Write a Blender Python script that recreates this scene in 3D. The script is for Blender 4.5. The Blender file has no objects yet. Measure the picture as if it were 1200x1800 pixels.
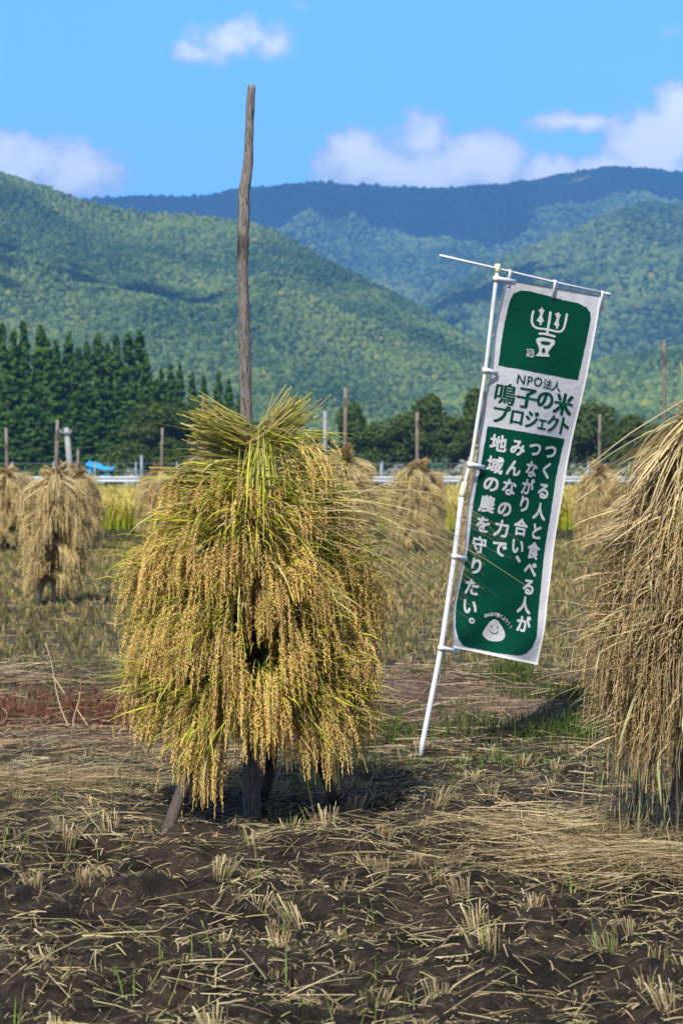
import bpy, bmesh, math, random
import numpy as np
from mathutils import Vector
from mathutils.geometry import tessellate_polygon

# ------------------------------------------------------------------ camera, sky, sun, exposure
S = bpy.context.scene
COL = S.collection
F = 3500.0                      # focal length in photo pixels
HZ = 820.0                      # horizon row in the photo
EYE = 1.5
cam_d = bpy.data.cameras.new("camera")
cam = bpy.data.objects.new("camera", cam_d)
COL.objects.link(cam)
cam.location = (0, 0, EYE)
cam.rotation_euler = (math.radians(90), 0, 0)
cam_d.sensor_width = 36
cam_d.lens = 70
cam_d.shift_y = -80 / 1800
cam_d.clip_start = 0.1
cam_d.clip_end = 30000
cam_d.dof.use_dof = True
cam_d.dof.focus_distance = 8.3
cam_d.dof.aperture_fstop = 6.0
S.camera = cam

SUN_AZ = math.radians(-17)       # behind the camera, a little to its left
SUN_EL = math.radians(52)
SUN = Vector((math.sin(SUN_AZ) * math.cos(SUN_EL), -math.cos(SUN_AZ) * math.cos(SUN_EL), math.sin(SUN_EL)))

w = bpy.data.worlds.new("World")
S.world = w
w.use_nodes = True
nt = w.node_tree
nt.nodes.clear()


def N(tree, typ, **kw):
    n = tree.nodes.new(typ)
    for k, v in kw.items():
        setattr(n, k, v)
    return n


def MATH(tree, op, a, b=None, c=None, clamp=False):
    n = tree.nodes.new('ShaderNodeMath')
    n.operation = op
    n.use_clamp = clamp
    for i, v in enumerate((a, b, c)):
        if v is None:
            continue
        if isinstance(v, (int, float)):
            n.inputs[i].default_value = v
        else:
            tree.links.new(v, n.inputs[i])
    return n.outputs[0]


def MIXC(tree, fac, a, b, mode='MIX'):
    n = tree.nodes.new('ShaderNodeMix')
    n.data_type = 'RGBA'
    n.blend_type = mode
    for sock, v in ((n.inputs[0], fac), (n.inputs[6], a), (n.inputs[7], b)):
        if isinstance(v, (int, float)):
            sock.default_value = v
        elif isinstance(v, tuple):
            sock.default_value = v + (1,) if len(v) == 3 else v
        else:
            tree.links.new(v, sock)
    return n.outputs[2]


def build_sky():
    L = nt.links
    sky = N(nt, 'ShaderNodeTexSky', sky_type='NISHITA', sun_disc=False)
    sky.sun_elevation = SUN_EL
    sky.sun_rotation = math.pi - SUN_AZ
    sky.air_density = 1.0
    sky.dust_density = 0.3
    sky.ozone_density = 3.0
    tc = N(nt, 'ShaderNodeTexCoord')
    sep = N(nt, 'ShaderNodeSeparateXYZ')
    L.new(tc.outputs['Generated'], sep.inputs[0])
    x, y, z = sep.outputs
    # clear, deep blue autumn air: the sky's own colour is deepened a little
    el = MATH(nt, 'MULTIPLY', z, 4.0, clamp=True)
    tint = MIXC(nt, el, (1.04, 1.50, 1.88), (0.70, 1.33, 2.22))
    # cloud cover added above the frame, to whiten and dim the light from overhead
    hi = N(nt, 'ShaderNodeMapRange', interpolation_type='SMOOTHSTEP')
    hi.inputs['From Min'].default_value = 0.26
    hi.inputs['From Max'].default_value = 0.50
    L0 = nt.links
    L0.new(z, hi.inputs['Value'])
    # cloud cover is added behind the camera too, so shaded parts turn less blue
    back = N(nt, 'ShaderNodeMapRange', interpolation_type='SMOOTHSTEP')
    back.inputs['From Min'].default_value = -0.2
    back.inputs['From Max'].default_value = -0.6
    L0.new(y, back.inputs['Value'])
    himask = MATH(nt, 'MAXIMUM', hi.outputs[0], back.outputs[0])
    tint = MIXC(nt, himask, tint, (0.62, 0.72, 0.82))
    skyc = MIXC(nt, 1.0, sky.outputs[0], tint, 'MULTIPLY')
    hn = N(nt, 'ShaderNodeTexNoise')
    hn.inputs['Scale'].default_value = 3.2
    hn.inputs['Detail'].default_value = 6
    L0.new(tc.outputs['Generated'], hn.inputs['Vector'])
    hm = N(nt, 'ShaderNodeMapRange', interpolation_type='SMOOTHSTEP')
    hm.inputs['From Min'].default_value = 0.36
    hm.inputs['From Max'].default_value = 0.56
    L0.new(hn.outputs['Fac'], hm.inputs['Value'])
    skyc = MIXC(nt, MATH(nt, 'MULTIPLY', himask, hm.outputs[0]), skyc, (2.6, 2.55, 2.55))
    # clouds, by direction in the sky
    ys = MATH(nt, 'MAXIMUM', y, 0.05)
    a = MATH(nt, 'DIVIDE', x, ys)
    b = MATH(nt, 'DIVIDE', z, ys)
    vec = N(nt, 'ShaderNodeCombineXYZ')
    L.new(a, vec.inputs[0]); L.new(b, vec.inputs[1])
    warp = N(nt, 'ShaderNodeTexNoise')
    warp.inputs['Scale'].default_value = 28
    warp.inputs['Detail'].default_value = 3
    L.new(vec.outputs[0], warp.inputs['Vector'])
    wv = N(nt, 'ShaderNodeVectorMath', operation='MULTIPLY_ADD')
    wv.inputs[1].default_value = (0.024, 0.016, 0)
    L.new(warp.outputs['Color'], wv.inputs[0]); L.new(vec.outputs[0], wv.inputs[2])
    shift = N(nt, 'ShaderNodeVectorMath', operation='SUBTRACT')
    shift.inputs[1].default_value = (0.012, 0.008, 0)
    L.new(wv.outputs[0], shift.inputs[0])
    puffs = [  # px, py, half-width, half-height, strength
        (420, 70, 150, 62, .66), (350, 95, 100, 45, .55),
        (30, 285, 160, 80, .95), (140, 298, 130, 70, .85), (-60, 265, 130, 70, 1.0),
        (640, 285, 130, 85, 1.0), (735, 245, 90, 70, .85), (720, 300, 180, 75, 1.05),
        (850, 280, 130, 75, 1.05), (960, 300, 120, 45, 1.05), (1010, 215, 130, 28, .80),
        (1150, 260, 120, 110, 1.25), (1195, 200, 90, 75, 1.2), (1080, 300, 90, 50, 1.1), (1180, 60, 60, 25, .3),
        (1290, 260, 120, 110, 1.2), (540, 8, 70, 25, .35)]
    dens = None
    for px, py, hw, hh, st in puffs:
        d = N(nt, 'ShaderNodeVectorMath', operation='SUBTRACT')
        d.inputs[1].default_value = ((px - 600) / F, (HZ - py) / F, 0)
        L.new(shift.outputs[0], d.inputs[0])
        m = N(nt, 'ShaderNodeVectorMath', operation='MULTIPLY')
        m.inputs[1].default_value = (F / hw, F / hh, 0)
        L.new(d.outputs[0], m.inputs[0])
        ln = N(nt, 'ShaderNodeVectorMath', operation='LENGTH')
        L.new(m.outputs[0], ln.inputs[0])
        v = MATH(nt, 'MULTIPLY', MATH(nt, 'SUBTRACT', 1.0, ln.outputs['Value'], clamp=True), st)
        dens = v if dens is None else MATH(nt, 'SMOOTH_MAX', dens, v, 0.12)
    nz = N(nt, 'ShaderNodeTexNoise')
    nz.inputs['Scale'].default_value = 48
    nz.inputs['Detail'].default_value = 9
    nz.inputs['Roughness'].default_value = 0.58
    L.new(vec.outputs[0], nz.inputs['Vector'])
    amp = MATH(nt, 'MULTIPLY', MATH(nt, 'MULTIPLY', dens, 3.0, clamp=True), 1.3)
    dd = MATH(nt, 'ADD', dens, MATH(nt, 'MULTIPLY', MATH(nt, 'SUBTRACT', nz.outputs['Fac'], 0.5), amp))
    cov = N(nt, 'ShaderNodeMapRange', interpolation_type='SMOOTHSTEP')
    cov.inputs['From Min'].default_value = 0.12
    cov.inputs['From Max'].default_value = 0.46
    L.new(dd, cov.inputs['Value'])
    gate = MATH(nt, 'MULTIPLY', cov.outputs[0], MATH(nt, 'GREATER_THAN', y, 0.05))
    gate = MATH(nt, 'MULTIPLY', gate, 0.93)
    br = N(nt, 'ShaderNodeMapRange', interpolation_type='SMOOTHSTEP')
    br.inputs['From Min'].default_value = 0.18
    br.inputs['From Max'].default_value = 0.85
    L.new(dd, br.inputs['Value'])
    cl = MIXC(nt, br.outputs[0], (4.6, 5.7, 7.9), (10.0, 10.0, 10.4))
    out = MIXC(nt, gate, skyc, cl)
    bg = N(nt, 'ShaderNodeBackground')
    bg.inputs['Strength'].default_value = 0.1
    L.new(out, bg.inputs[0])
    o = N(nt, 'ShaderNodeOutputWorld')
    L.new(bg.outputs[0], o.inputs[0])


build_sky()
sd = bpy.data.lights.new("sun", 'SUN')
sd.energy = 5.0
sd.angle = math.radians(0.53)
sd.color = (1.0, 0.93, 0.82)
sun = bpy.data.objects.new("sun", sd)
COL.objects.link(sun)
sun.rotation_euler = (-SUN).to_track_quat('-Z', 'Y').to_euler()
sun.location = SUN * 50
S.view_settings.view_transform = 'Standard'
S.view_settings.look = 'None'
S.view_settings.exposure = 0.80
S.view_settings.gamma = 1.0
S.cycles.max_bounces = 6
S.cycles.diffuse_bounces = 3
S.cycles.glossy_bounces = 2
S.cycles.transmission_bounces = 3
S.cycles.transparent_max_bounces = 4
S.cycles.volume_bounces = 0
S.cycles.sample_clamp_indirect = 6


# ------------------------------------------------------------------ helpers
def P(px, py, d):
    return np.array(((px - 600) / F * d, d, EYE - (py - HZ) / F * d))


def sstep(x, a, b):
    t = np.clip((np.asarray(x, float) - a) / (b - a), 0, 1)
    return t * t * (3 - 2 * t)


def vnoise(x, y, seed=0):
    x = np.asarray(x, float); y = np.asarray(y, float)
    xi = np.floor(x).astype(np.int64); yi = np.floor(y).astype(np.int64)
    fx = x - xi; fy = y - yi
    fx = fx * fx * (3 - 2 * fx); fy = fy * fy * (3 - 2 * fy)

    def h(i, j):
        n = (i * 374761393 + j * 668265263 + seed * 974634777) & 0xffffffff
        n = ((n ^ (n >> 13)) * 1274126177) & 0xffffffff
        n = (n ^ (n >> 16)) & 0xffff
        return n / 65535.0
    return (h(xi, yi) * (1 - fx) + h(xi + 1, yi) * fx) * (1 - fy) + (h(xi, yi + 1) * (1 - fx) + h(xi + 1, yi + 1) * fx) * fy


def fbm(x, y, oct=4, seed=0, gain=0.5):
    s = 0; a = 1; t = 0
    for o in range(oct):
        s = s + a * vnoise(x * 2 ** o + 17.3 * o, y * 2 ** o - 9.1 * o, seed + o)
        t += a; a *= gain
    return s / t


class Mesh:
    """collects vertices, faces and per-vertex colours; links them as one object"""
    def __init__(self):
        self.v = []; self.c = []; self.q = []; self.t = []; self.n = 0

    def add(self, V, Q=None, T=None, C=(1, 1, 1)):
        V = np.asarray(V, float).reshape(-1, 3)
        C = np.asarray(C, float)
        if C.ndim == 1:
            C = np.tile(C, (len(V), 1))
        self.v.append(V); self.c.append(C.reshape(-1, 3))
        if Q is not None and len(Q):
            self.q.append(np.asarray(Q, np.int64).reshape(-1, 4) + self.n)
        if T is not None and len(T):
            self.t.append(np.asarray(T, np.int64).reshape(-1, 3) + self.n)
        self.n += len(V)
        return self

    def build(self, name, mat, parent=None, smooth=False, origin=None):
        V = np.concatenate(self.v); C = np.concatenate(self.c)
        if origin is not None:
            V = V - np.asarray(origin, float)
        Q = np.concatenate(self.q) if self.q else np.zeros((0, 4), np.int64)
        T = np.concatenate(self.t) if self.t else np.zeros((0, 3), np.int64)
        me = bpy.data.meshes.new(name)
        me.vertices.add(len(V)); me.vertices.foreach_set('co', V.astype(np.float32).ravel())
        li = np.concatenate([Q.ravel(), T.ravel()])
        me.loops.add(len(li)); me.loops.foreach_set('vertex_index', li.astype(np.int32))
        me.polygons.add(len(Q) + len(T))
        st = np.concatenate([np.arange(len(Q)) * 4, len(Q) * 4 + np.arange(len(T)) * 3])
        me.polygons.foreach_set('loop_start', st.astype(np.int32))
        if smooth:
            me.polygons.foreach_set('use_smooth', np.ones(len(st), bool))
        at = me.color_attributes.new('Col', 'FLOAT_COLOR', 'POINT')
        at.data.foreach_set('color', np.concatenate([C, np.ones((len(C), 1))], 1).astype(np.float32).ravel())
        me.update(calc_edges=True)
        me.validate()
        me.materials.append(mat)
        o = bpy.data.objects.new(name, me)
        COL.objects.link(o)
        if origin is not None and parent is None:
            o.location = origin
        if parent is not None:
            o.parent = parent
        return o


def ribbons(M, paths, widths, sides, cols):
    """paths (n,s,3), widths (n,s), sides (n,3) or (n,s,3), cols (n,s,3)"""
    n, s, _ = paths.shape
    if sides.ndim == 2:
        sides = sides[:, None, :]
    off = sides * widths[..., None] * 0.5
    V = np.stack([paths - off, paths + off], 2)
    C = np.repeat(cols[:, :, None, :], 2, 2)
    k = np.arange(n)[:, None] * (2 * s) + np.arange(s - 1)[None] * 2
    Q = np.stack([k, k + 1, k + 3, k + 2], -1)
    M.add(V.reshape(-1, 3), Q=Q.reshape(-1, 4), C=C.reshape(-1, 3))


def tube(M, pts, radii, col=(1, 1, 1), sides=10, cap=True, rough=0.0, seed=0):
    pts = np.asarray(pts, float); radii = np.broadcast_to(np.asarray(radii, float), (len(pts),))
    tg = np.gradient(pts, axis=0)
    tg /= np.linalg.norm(tg, axis=1)[:, None] + 1e-9
    ref = np.array((0, 1, 0.0)) if abs(tg[0][1]) < 0.8 else np.array((1, 0, 0.0))
    a = np.cross(tg, ref); a /= np.linalg.norm(a, axis=1)[:, None]
    b = np.cross(tg, a)
    th = np.linspace(0, 2 * math.pi, sides, endpoint=False)
    rr = np.tile(radii[:, None], (1, sides))
    if rough:
        g = np.random.default_rng(seed)
        lob = 1 + rough * (g.random(sides) - .5)[None] + rough * 0.7 * (g.random(rr.shape) - .5)
        rr = rr * lob
    V = pts[:, None] + rr[..., None] * (np.cos(th)[None, :, None] * a[:, None] + np.sin(th)[None, :, None] * b[:, None])
    s = len(pts)
    i = np.arange(s - 1)[:, None] * sides; j = np.arange(sides)[None]; j2 = (j + 1) % sides
    Q = np.stack([i + j, i + j2, i + sides + j2, i + sides + j], -1).reshape(-1, 4)
    V = V.reshape(-1, 3)
    T = []
    if cap:
        c0 = len(V); V = np.concatenate([V, pts[:1], pts[-1:]])
        for k in range(sides):
            T.append((c0, (k + 1) % sides, k)); T.append((c0 + 1, (s - 1) * sides + k, (s - 1) * sides + (k + 1) % sides))
    M.add(V, Q=Q, T=T, C=col)
    return M


def box(M, c, size, col=(1, 1, 1), rot=0.0, bev=0.0):
    x, y, z = np.asarray(size, float) / 2
    if bev:
        b = bev
        ring = [(-x + b, -y), (x - b, -y), (x, -y + b), (x, y - b), (x - b, y), (-x + b, y), (-x, y - b), (-x, -y + b)]
    else:
        ring = [(-x, -y), (x, -y), (x, y), (-x, y)]
    k = len(ring)
    V = [(p[0], p[1], -z) for p in ring] + [(p[0], p[1], z) for p in ring] + [(0, 0, -z), (0, 0, z)]
    V = np.array(V)
    cr, sr = math.cos(rot), math.sin(rot)
    V = V @ np.array(((cr, sr, 0), (-sr, cr, 0), (0, 0, 1))) + np.asarray(c, float)
    Q = [(i, (i + 1) % k, k + (i + 1) % k, k + i) for i in range(k)]
    T = [(2 * k, (i + 1) % k, i) for i in range(k)] + [(2 * k + 1, k + i, k + (i + 1) % k) for i in range(k)]
    M.add(V, Q=Q, T=T, C=col)
    return M


def tag(o, label=None, cat=None, group=None, kind=None):
    if label: o['label'] = label
    if cat: o['category'] = cat
    if group: o['group'] = group
    if kind: o['kind'] = kind
    return o


def empty(name, loc=(0, 0, 0), rz=0.0):
    o = bpy.data.objects.new(name, None)
    COL.objects.link(o)
    o.location = loc
    o.rotation_euler = (0, 0, rz)
    o.empty_display_size = 0.1
    return o


def copy_tree(o, parent=None):
    c = o.copy()
    COL.objects.link(c)
    if parent is not None:
        c.parent = parent
    for ch in list(o.children):
        copy_tree(ch, c)
    return c


# ------------------------------------------------------------------ materials
def mat_new(name):
    m = bpy.data.materials.new(name)
    m.use_nodes = True
    t = m.node_tree
    t.nodes.clear()
    out = N(t, 'ShaderNodeOutputMaterial')
    p = N(t, 'ShaderNodeBsdfPrincipled')
    t.links.new(p.outputs[0], out.inputs[0])
    return m, t, p, out


def col_attr(t):
    a = N(t, 'ShaderNodeAttribute')
    a.attribute_name = 'Col'
    return a.outputs['Color']


def noise(t, scale, detail=4, rough=0.6, vec=None, mapscale=None, coord='Object'):
    tc = N(t, 'ShaderNodeTexCoord')
    n = N(t, 'ShaderNodeTexNoise')
    n.inputs['Scale'].default_value = scale
    n.inputs['Detail'].default_value = detail
    n.inputs['Roughness'].default_value = rough
    src = tc.outputs[coord]
    if mapscale:
        mp = N(t, 'ShaderNodeMapping')
        mp.inputs['Scale'].default_value = mapscale
        t.links.new(src, mp.inputs[0]); src = mp.outputs[0]
    t.links.new(src, n.inputs['Vector'])
    return n.outputs['Fac']


def ramp(t, fac, stops):
    r = N(t, 'ShaderNodeValToRGB')
    e = r.color_ramp.elements
    while len(e) < len(stops):
        e.new(0.5)
    for k, (pos, c) in enumerate(stops):
        e[k].position = pos
        e[k].color = c + (1,) if len(c) == 3 else c
    t.links.new(fac, r.inputs[0])
    return r.outputs[0]


def bump(t, p, h, strength=0.5, dist=0.01):
    b = N(t, 'ShaderNodeBump')
    b.inputs['Strength'].default_value = strength
    b.inputs['Distance'].default_value = dist
    t.links.new(h, b.inputs['Height'])
    t.links.new(b.outputs[0], p.inputs['Normal'])


def plant_mat(name, rough=0.6, transl=0.25, spec=0.3):
    m, t, p, out = mat_new(name)
    c = col_attr(t)
    t.links.new(c, p.inputs['Base Color'])
    p.inputs['Roughness'].default_value = rough
    p.inputs['Specular IOR Level'].default_value = spec
    if transl:
        tr = N(t, 'ShaderNodeBsdfTranslucent')
        t.links.new(c, tr.inputs[0])
        mx = N(t, 'ShaderNodeMixShader')
        mx.inputs[0].default_value = transl
        t.links.new(p.outputs[0], mx.inputs[1]); t.links.new(tr.outputs[0], mx.inputs[2])
        t.links.new(mx.outputs[0], out.inputs[0])
    return m


M_straw = plant_mat('straw', 0.55, 0.22)
M_grain = plant_mat('grain', 0.5, 0.0, 0.35)
M_leaf = plant_mat('leaf', 0.6, 0.3, 0.2)
M_conifer = plant_mat('conifer', 0.7, 0.2, 0.1)
M_canopy = plant_mat('canopy', 0.85, 0.0, 0.05)


def wood_mat(name, a, b, dark):
    m, t, p, out = mat_new(name)
    n1 = noise(t, 14, 6, 0.7, mapscale=(6, 6, 0.7))
    n2 = noise(t, 60, 4, 0.7, mapscale=(5, 5, 0.25))
    c = ramp(t, n1, [(0.3, a), (0.55, b), (0.75, a)])
    crack = ramp(t, n2, [(0.38, (0, 0, 0)), (0.50, (1, 1, 1))])
    kn = N(t, 'ShaderNodeTexVoronoi')
    tc = N(t, 'ShaderNodeTexCoord'); mp = N(t, 'ShaderNodeMapping')
    mp.inputs['Scale'].default_value = (8, 8, 3.0)
    t.links.new(tc.outputs['Object'], mp.inputs[0]); t.links.new(mp.outputs[0], kn.inputs['Vector'])
    kn.inputs['Scale'].default_value = 1.0
    knot = ramp(t, kn.outputs['Distance'], [(0.24, (0, 0, 0)), (0.36, (1, 1, 1))])
    c = MIXC(t, crack, dark, c)
    c = MIXC(t, knot, dark, c)
    t.links.new(c, p.inputs['Base Color'])
    p.inputs['Roughness'].default_value = 0.85
    p.inputs['Specular IOR Level'].default_value = 0.2
    bump(t, p, n2, 0.9, 0.006)
    return m


M_wood = wood_mat('weathered_wood', (0.085, 0.075, 0.070), (0.25, 0.228, 0.215), (0.024, 0.019, 0.017))
M_wood_dark = wood_mat('dark_wood', (0.05, 0.038, 0.032), (0.11, 0.09, 0.08), (0.02, 0.014, 0.012))  # darker, browner wood for the main stack's braces
M_wood_far = wood_mat('weathered_wood_far', (0.13, 0.11, 0.095), (0.22, 0.19, 0.17), (0.08, 0.06, 0.05))
M_bark = wood_mat('bark', (0.07, 0.055, 0.04), (0.13, 0.10, 0.08), (0.03, 0.02, 0.016))


def plain(name, colr, rough=0.5, nscale=30, var=0.12, spec=0.5, metallic=0, dirt=None):
    m, t, p, out = mat_new(name)
    n1 = noise(t, nscale, 5, 0.6)
    lo = tuple(c * (1 - var) for c in colr); hi = tuple(min(1, c * (1 + var)) for c in colr)
    c = ramp(t, n1, [(0.3, lo), (0.7, hi)])
    if dirt:
        n2 = noise(t, 9, 6, 0.7, mapscale=(4, 4, 0.6))
        c = MIXC(t, ramp(t, n2, [(0.55, (0, 0, 0)), (0.68, (1, 1, 1))]), c, dirt)
    t.links.new(c, p.inputs['Base Color'])
    p.inputs['Roughness'].default_value = rough
    p.inputs['Specular IOR Level'].default_value = spec
    p.inputs['Metallic'].default_value = metallic
    return m


# ------------------------------------------------------------------ ground sheet
def ground_z(x, d):
    x = np.asarray(x, float); d = np.asarray(d, float)
    near = 1 - sstep(d, 15, 30)
    clod = (fbm(x * 4.5, d * 4.5, 4, 3) - .5) * 0.12 + np.abs(fbm(x * 9, d * 9, 4, 11, .6) - .5) * -0.15 + (fbm(x * 26, d * 26, 2, 13) - .5) * 0.035
    furrow = 0.018 * np.sin(d * 6.3 + 1.5 * fbm(x * .7, d * .7, 2, 5)) * (1 - sstep(d, 9.3, 10.2))
    soft = 1 - 0.55 * sstep(d, 7.6, 9)
    z = near * (clod * soft + furrow)
    edge = d + 0.5 * (fbm(x * .6, 0 * x, 3, 21) - .5) + 0.12 * (fbm(x * 3, 0 * x, 2, 22) - .5)
    z = z + 0.15 * sstep(edge, 10.9, 12.9) * (1 - sstep(edge, 13.15, 13.75)) + near * 0.05 * sstep(edge, 11, 12.5) * (1 - sstep(edge, 13.2, 13.7)) * (fbm(x * 2.2, d * 2.2, 3, 8) - .5)
    z = z + 0.06 * sstep(d, 39.5, 41.0) * (1 - sstep(d, 43.5, 45.0)) * (0.8 + 0.4 * fbm(x * .5, d * .5, 2, 31))
    return z


def gz(x, d):
    return float(ground_z(np.array([x]), np.array([d]))[0])


def mixc(a, b, f):
    a = np.asarray(a, float); b = np.asarray(b, float)
    return a + (b - a) * f[..., None]


def thatch(x, d):
    """how much dry straw covers the near field"""
    px = 600 + F * x / d
    n = fbm(x * 1.3, d * 1.3, 3, 77)
    base = 0.22 + 0.22 * sstep(d, 7.0, 8.6)
    right = np.exp(-(((px - 1130) / 200) ** 2 + ((d - 7.75) / 0.6) ** 2))
    left = np.exp(-(((px - 60) / 230) ** 2 + ((d - 9.4) / 0.65) ** 2))
    return np.clip(base * (0.1 + 1.8 * n) + .8 * right + 0.4 * left, 0, 1.3)


def build_ground():
    rows = np.concatenate([[-400, -60, -15, -4, 0, 2.5, 4.0], np.arange(4.6, 12, 0.021), np.arange(12, 15, 0.03),
                           np.arange(15, 48, 0.3), np.geomspace(48, 9000, 70)])
    cols = np.linspace(-1, 1, 330)
    half = (0.7 + 0.26 * np.maximum(rows, 4.0)) * (1 + np.clip((rows - 20) / 90, 0, 4)) + np.where(rows < 4.5, 3, 0) + np.where(rows < -3, 200, 0)
    X = half[:, None] * np.sign(cols)[None] * np.abs(cols)[None] ** 1.0
    D = np.repeat(rows[:, None], len(cols), 1)
    Z = ground_z(X, D)
    soil = mixc((0.0115, 0.0085, 0.0068), (0.056, 0.041, 0.031), sstep(fbm(X * 9, D * 9, 5, 41, .7), .32, .72))
    n1 = fbm(X * 1.1, D * 1.1, 4, 42); n2 = fbm(X * 5, D * 5, 3, 43)
    soil = mixc(soil, (0.13, 0.10, 0.06), 0.55 * sstep(thatch(X, D) * (0.5 + n2), 0.35, 1.0))
    bank = mixc((0.075, 0.05, 0.036), (0.19, 0.14, 0.11), sstep(n1, .35, .65))
    bank = mixc(bank, (0.07, 0.085, 0.025), 0.6 * sstep(n2, .5, .7))
    field2 = mixc((0.085, 0.068, 0.042), (0.12, 0.10, 0.05), n1)
    field2 = mixc(field2, (0.035, 0.026, 0.02), 0.85 * sstep(n2, .46, .60))
    bund2 = mixc((0.05, 0.055, 0.02), (0.11, 0.085, 0.045), n1)
    crop = mixc((0.20, 0.17, 0.04), (0.25, 0.20, 0.06), n1)
    grass = mixc((0.07, 0.09, 0.03), (0.13, 0.12, 0.05), n1)
    C = mixc(soil, bank, sstep(D + .6 * (n1 - .5), 10.2, 11.2))
    C = mixc(C, field2, sstep(D, 13.3, 13.8))
    C = mixc(C, bund2, sstep(D, 38, 40))
    C = mixc(C, crop, sstep(D, 44.5, 45.5))
    C = mixc(C, grass, sstep(D, 84, 86))
    r, c = X.shape
    i = np.arange(r - 1)[:, None] * c + np.arange(c - 1)[None]
    Q = np.stack([i, i + 1, i + c + 1, i + c], -1)
    me = Mesh().add(np.stack([X, D, Z], -1), Q=Q.reshape(-1, 4), C=C.reshape(-1, 3))
    m, t, p, out = mat_new('field_soil')
    f1 = noise(t, 55, 6, 0.7)
    v = ramp(t, f1, [(0.34, (0.45, 0.45, 0.45)), (0.66, (1.5, 1.5, 1.5))])
    t.links.new(MIXC(t, 1.0, col_attr(t), v, 'MULTIPLY'), p.inputs['Base Color'])
    t.links.new(ramp(t, noise(t, 7, 3), [(0.35, (.66, .66, .66)), (0.65, (.95, .95, .95))]), p.inputs['Roughness'])
    p.inputs['Specular IOR Level'].default_value = 0.2
    bump(t, p, MATH(t, 'ADD', f1, MATH(t, 'MULTIPLY', noise(t, 160, 3), .35)), 1.0, 0.03)
    o = me.build('ground', m, smooth=True)
    tag(o, kind='structure')


build_ground()


# ------------------------------------------------------------------ mountains
def ridge(points):
    xs = np.array([q[0] for q in points], float); ys = np.array([q[1] for q in points], float)
    return lambda px: np.interp(px, xs, ys)


HILLS = {
    'near': dict(D=1500, W=820, back=700, pts=[(-900, 200), (-300, 235), (0, 305), (80, 330), (160, 358), (250, 376), (400, 386), (480, 408), (560, 452), (650, 500), (730, 545), (800, 590), (880, 650), (960, 715), (1040, 770), (1200, 830), (1500, 840)]),
    'mid': dict(D=2300, W=1050, back=900, pts=[(-600, 600), (200, 640), (500, 640), (640, 600), (740, 545), (800, 505), (860, 472), (930, 440), (1000, 412), (1060, 384), (1120, 362), (1200, 364), (1400, 330), (1900, 300)]),
    'foot': dict(D=1150, W=480, back=500, pts=[(-900, 760), (300, 760), (520, 745), (620, 700), (760, 672), (900, 655), (1050, 640), (1200, 612), (1500, 560), (1900, 520)]),
    'far': dict(D=4000, W=2100, back=1800, pts=[(-900, 380), (0, 365), (150, 357), (230, 350), (360, 351), (440, 334), (540, 322), (640, 329), (740, 339), (860, 334), (940, 324), (1000, 310), (1060, 301), (1200, 306), (1500, 330), (2000, 380)]),
}


def hill_h(key, x, y):
    h = HILLS[key]
    D = h['D']
    px = 600 + F * x / D
    top = EYE + (HZ - ridge(h['pts'])(px)) / F * D
    wob = 0.10 * h['W'] * (fbm(x / 260, 0 * x, 3, len(key)) - .5)
    t = np.where(y < D, np.clip((D - y + 0 * wob) / h['W'], 0, 1), np.clip((y - D) / h['back'], 0, 1))
    prof = 1 - (0.35 * t + 0.65 * (t * t * (3 - 2 * t)))
    gul = np.abs(fbm(x / (0.10 * D) + y / (0.5 * D), y / (0.22 * D), 4, 60 + len(key)) - .5) * 2
    z = top * prof * (1 - 0.62 * gul * np.sin(np.pi * np.clip(t, 0, 1)) ** 0.8)
    return np.where(t >= 1, -5, z)


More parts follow.
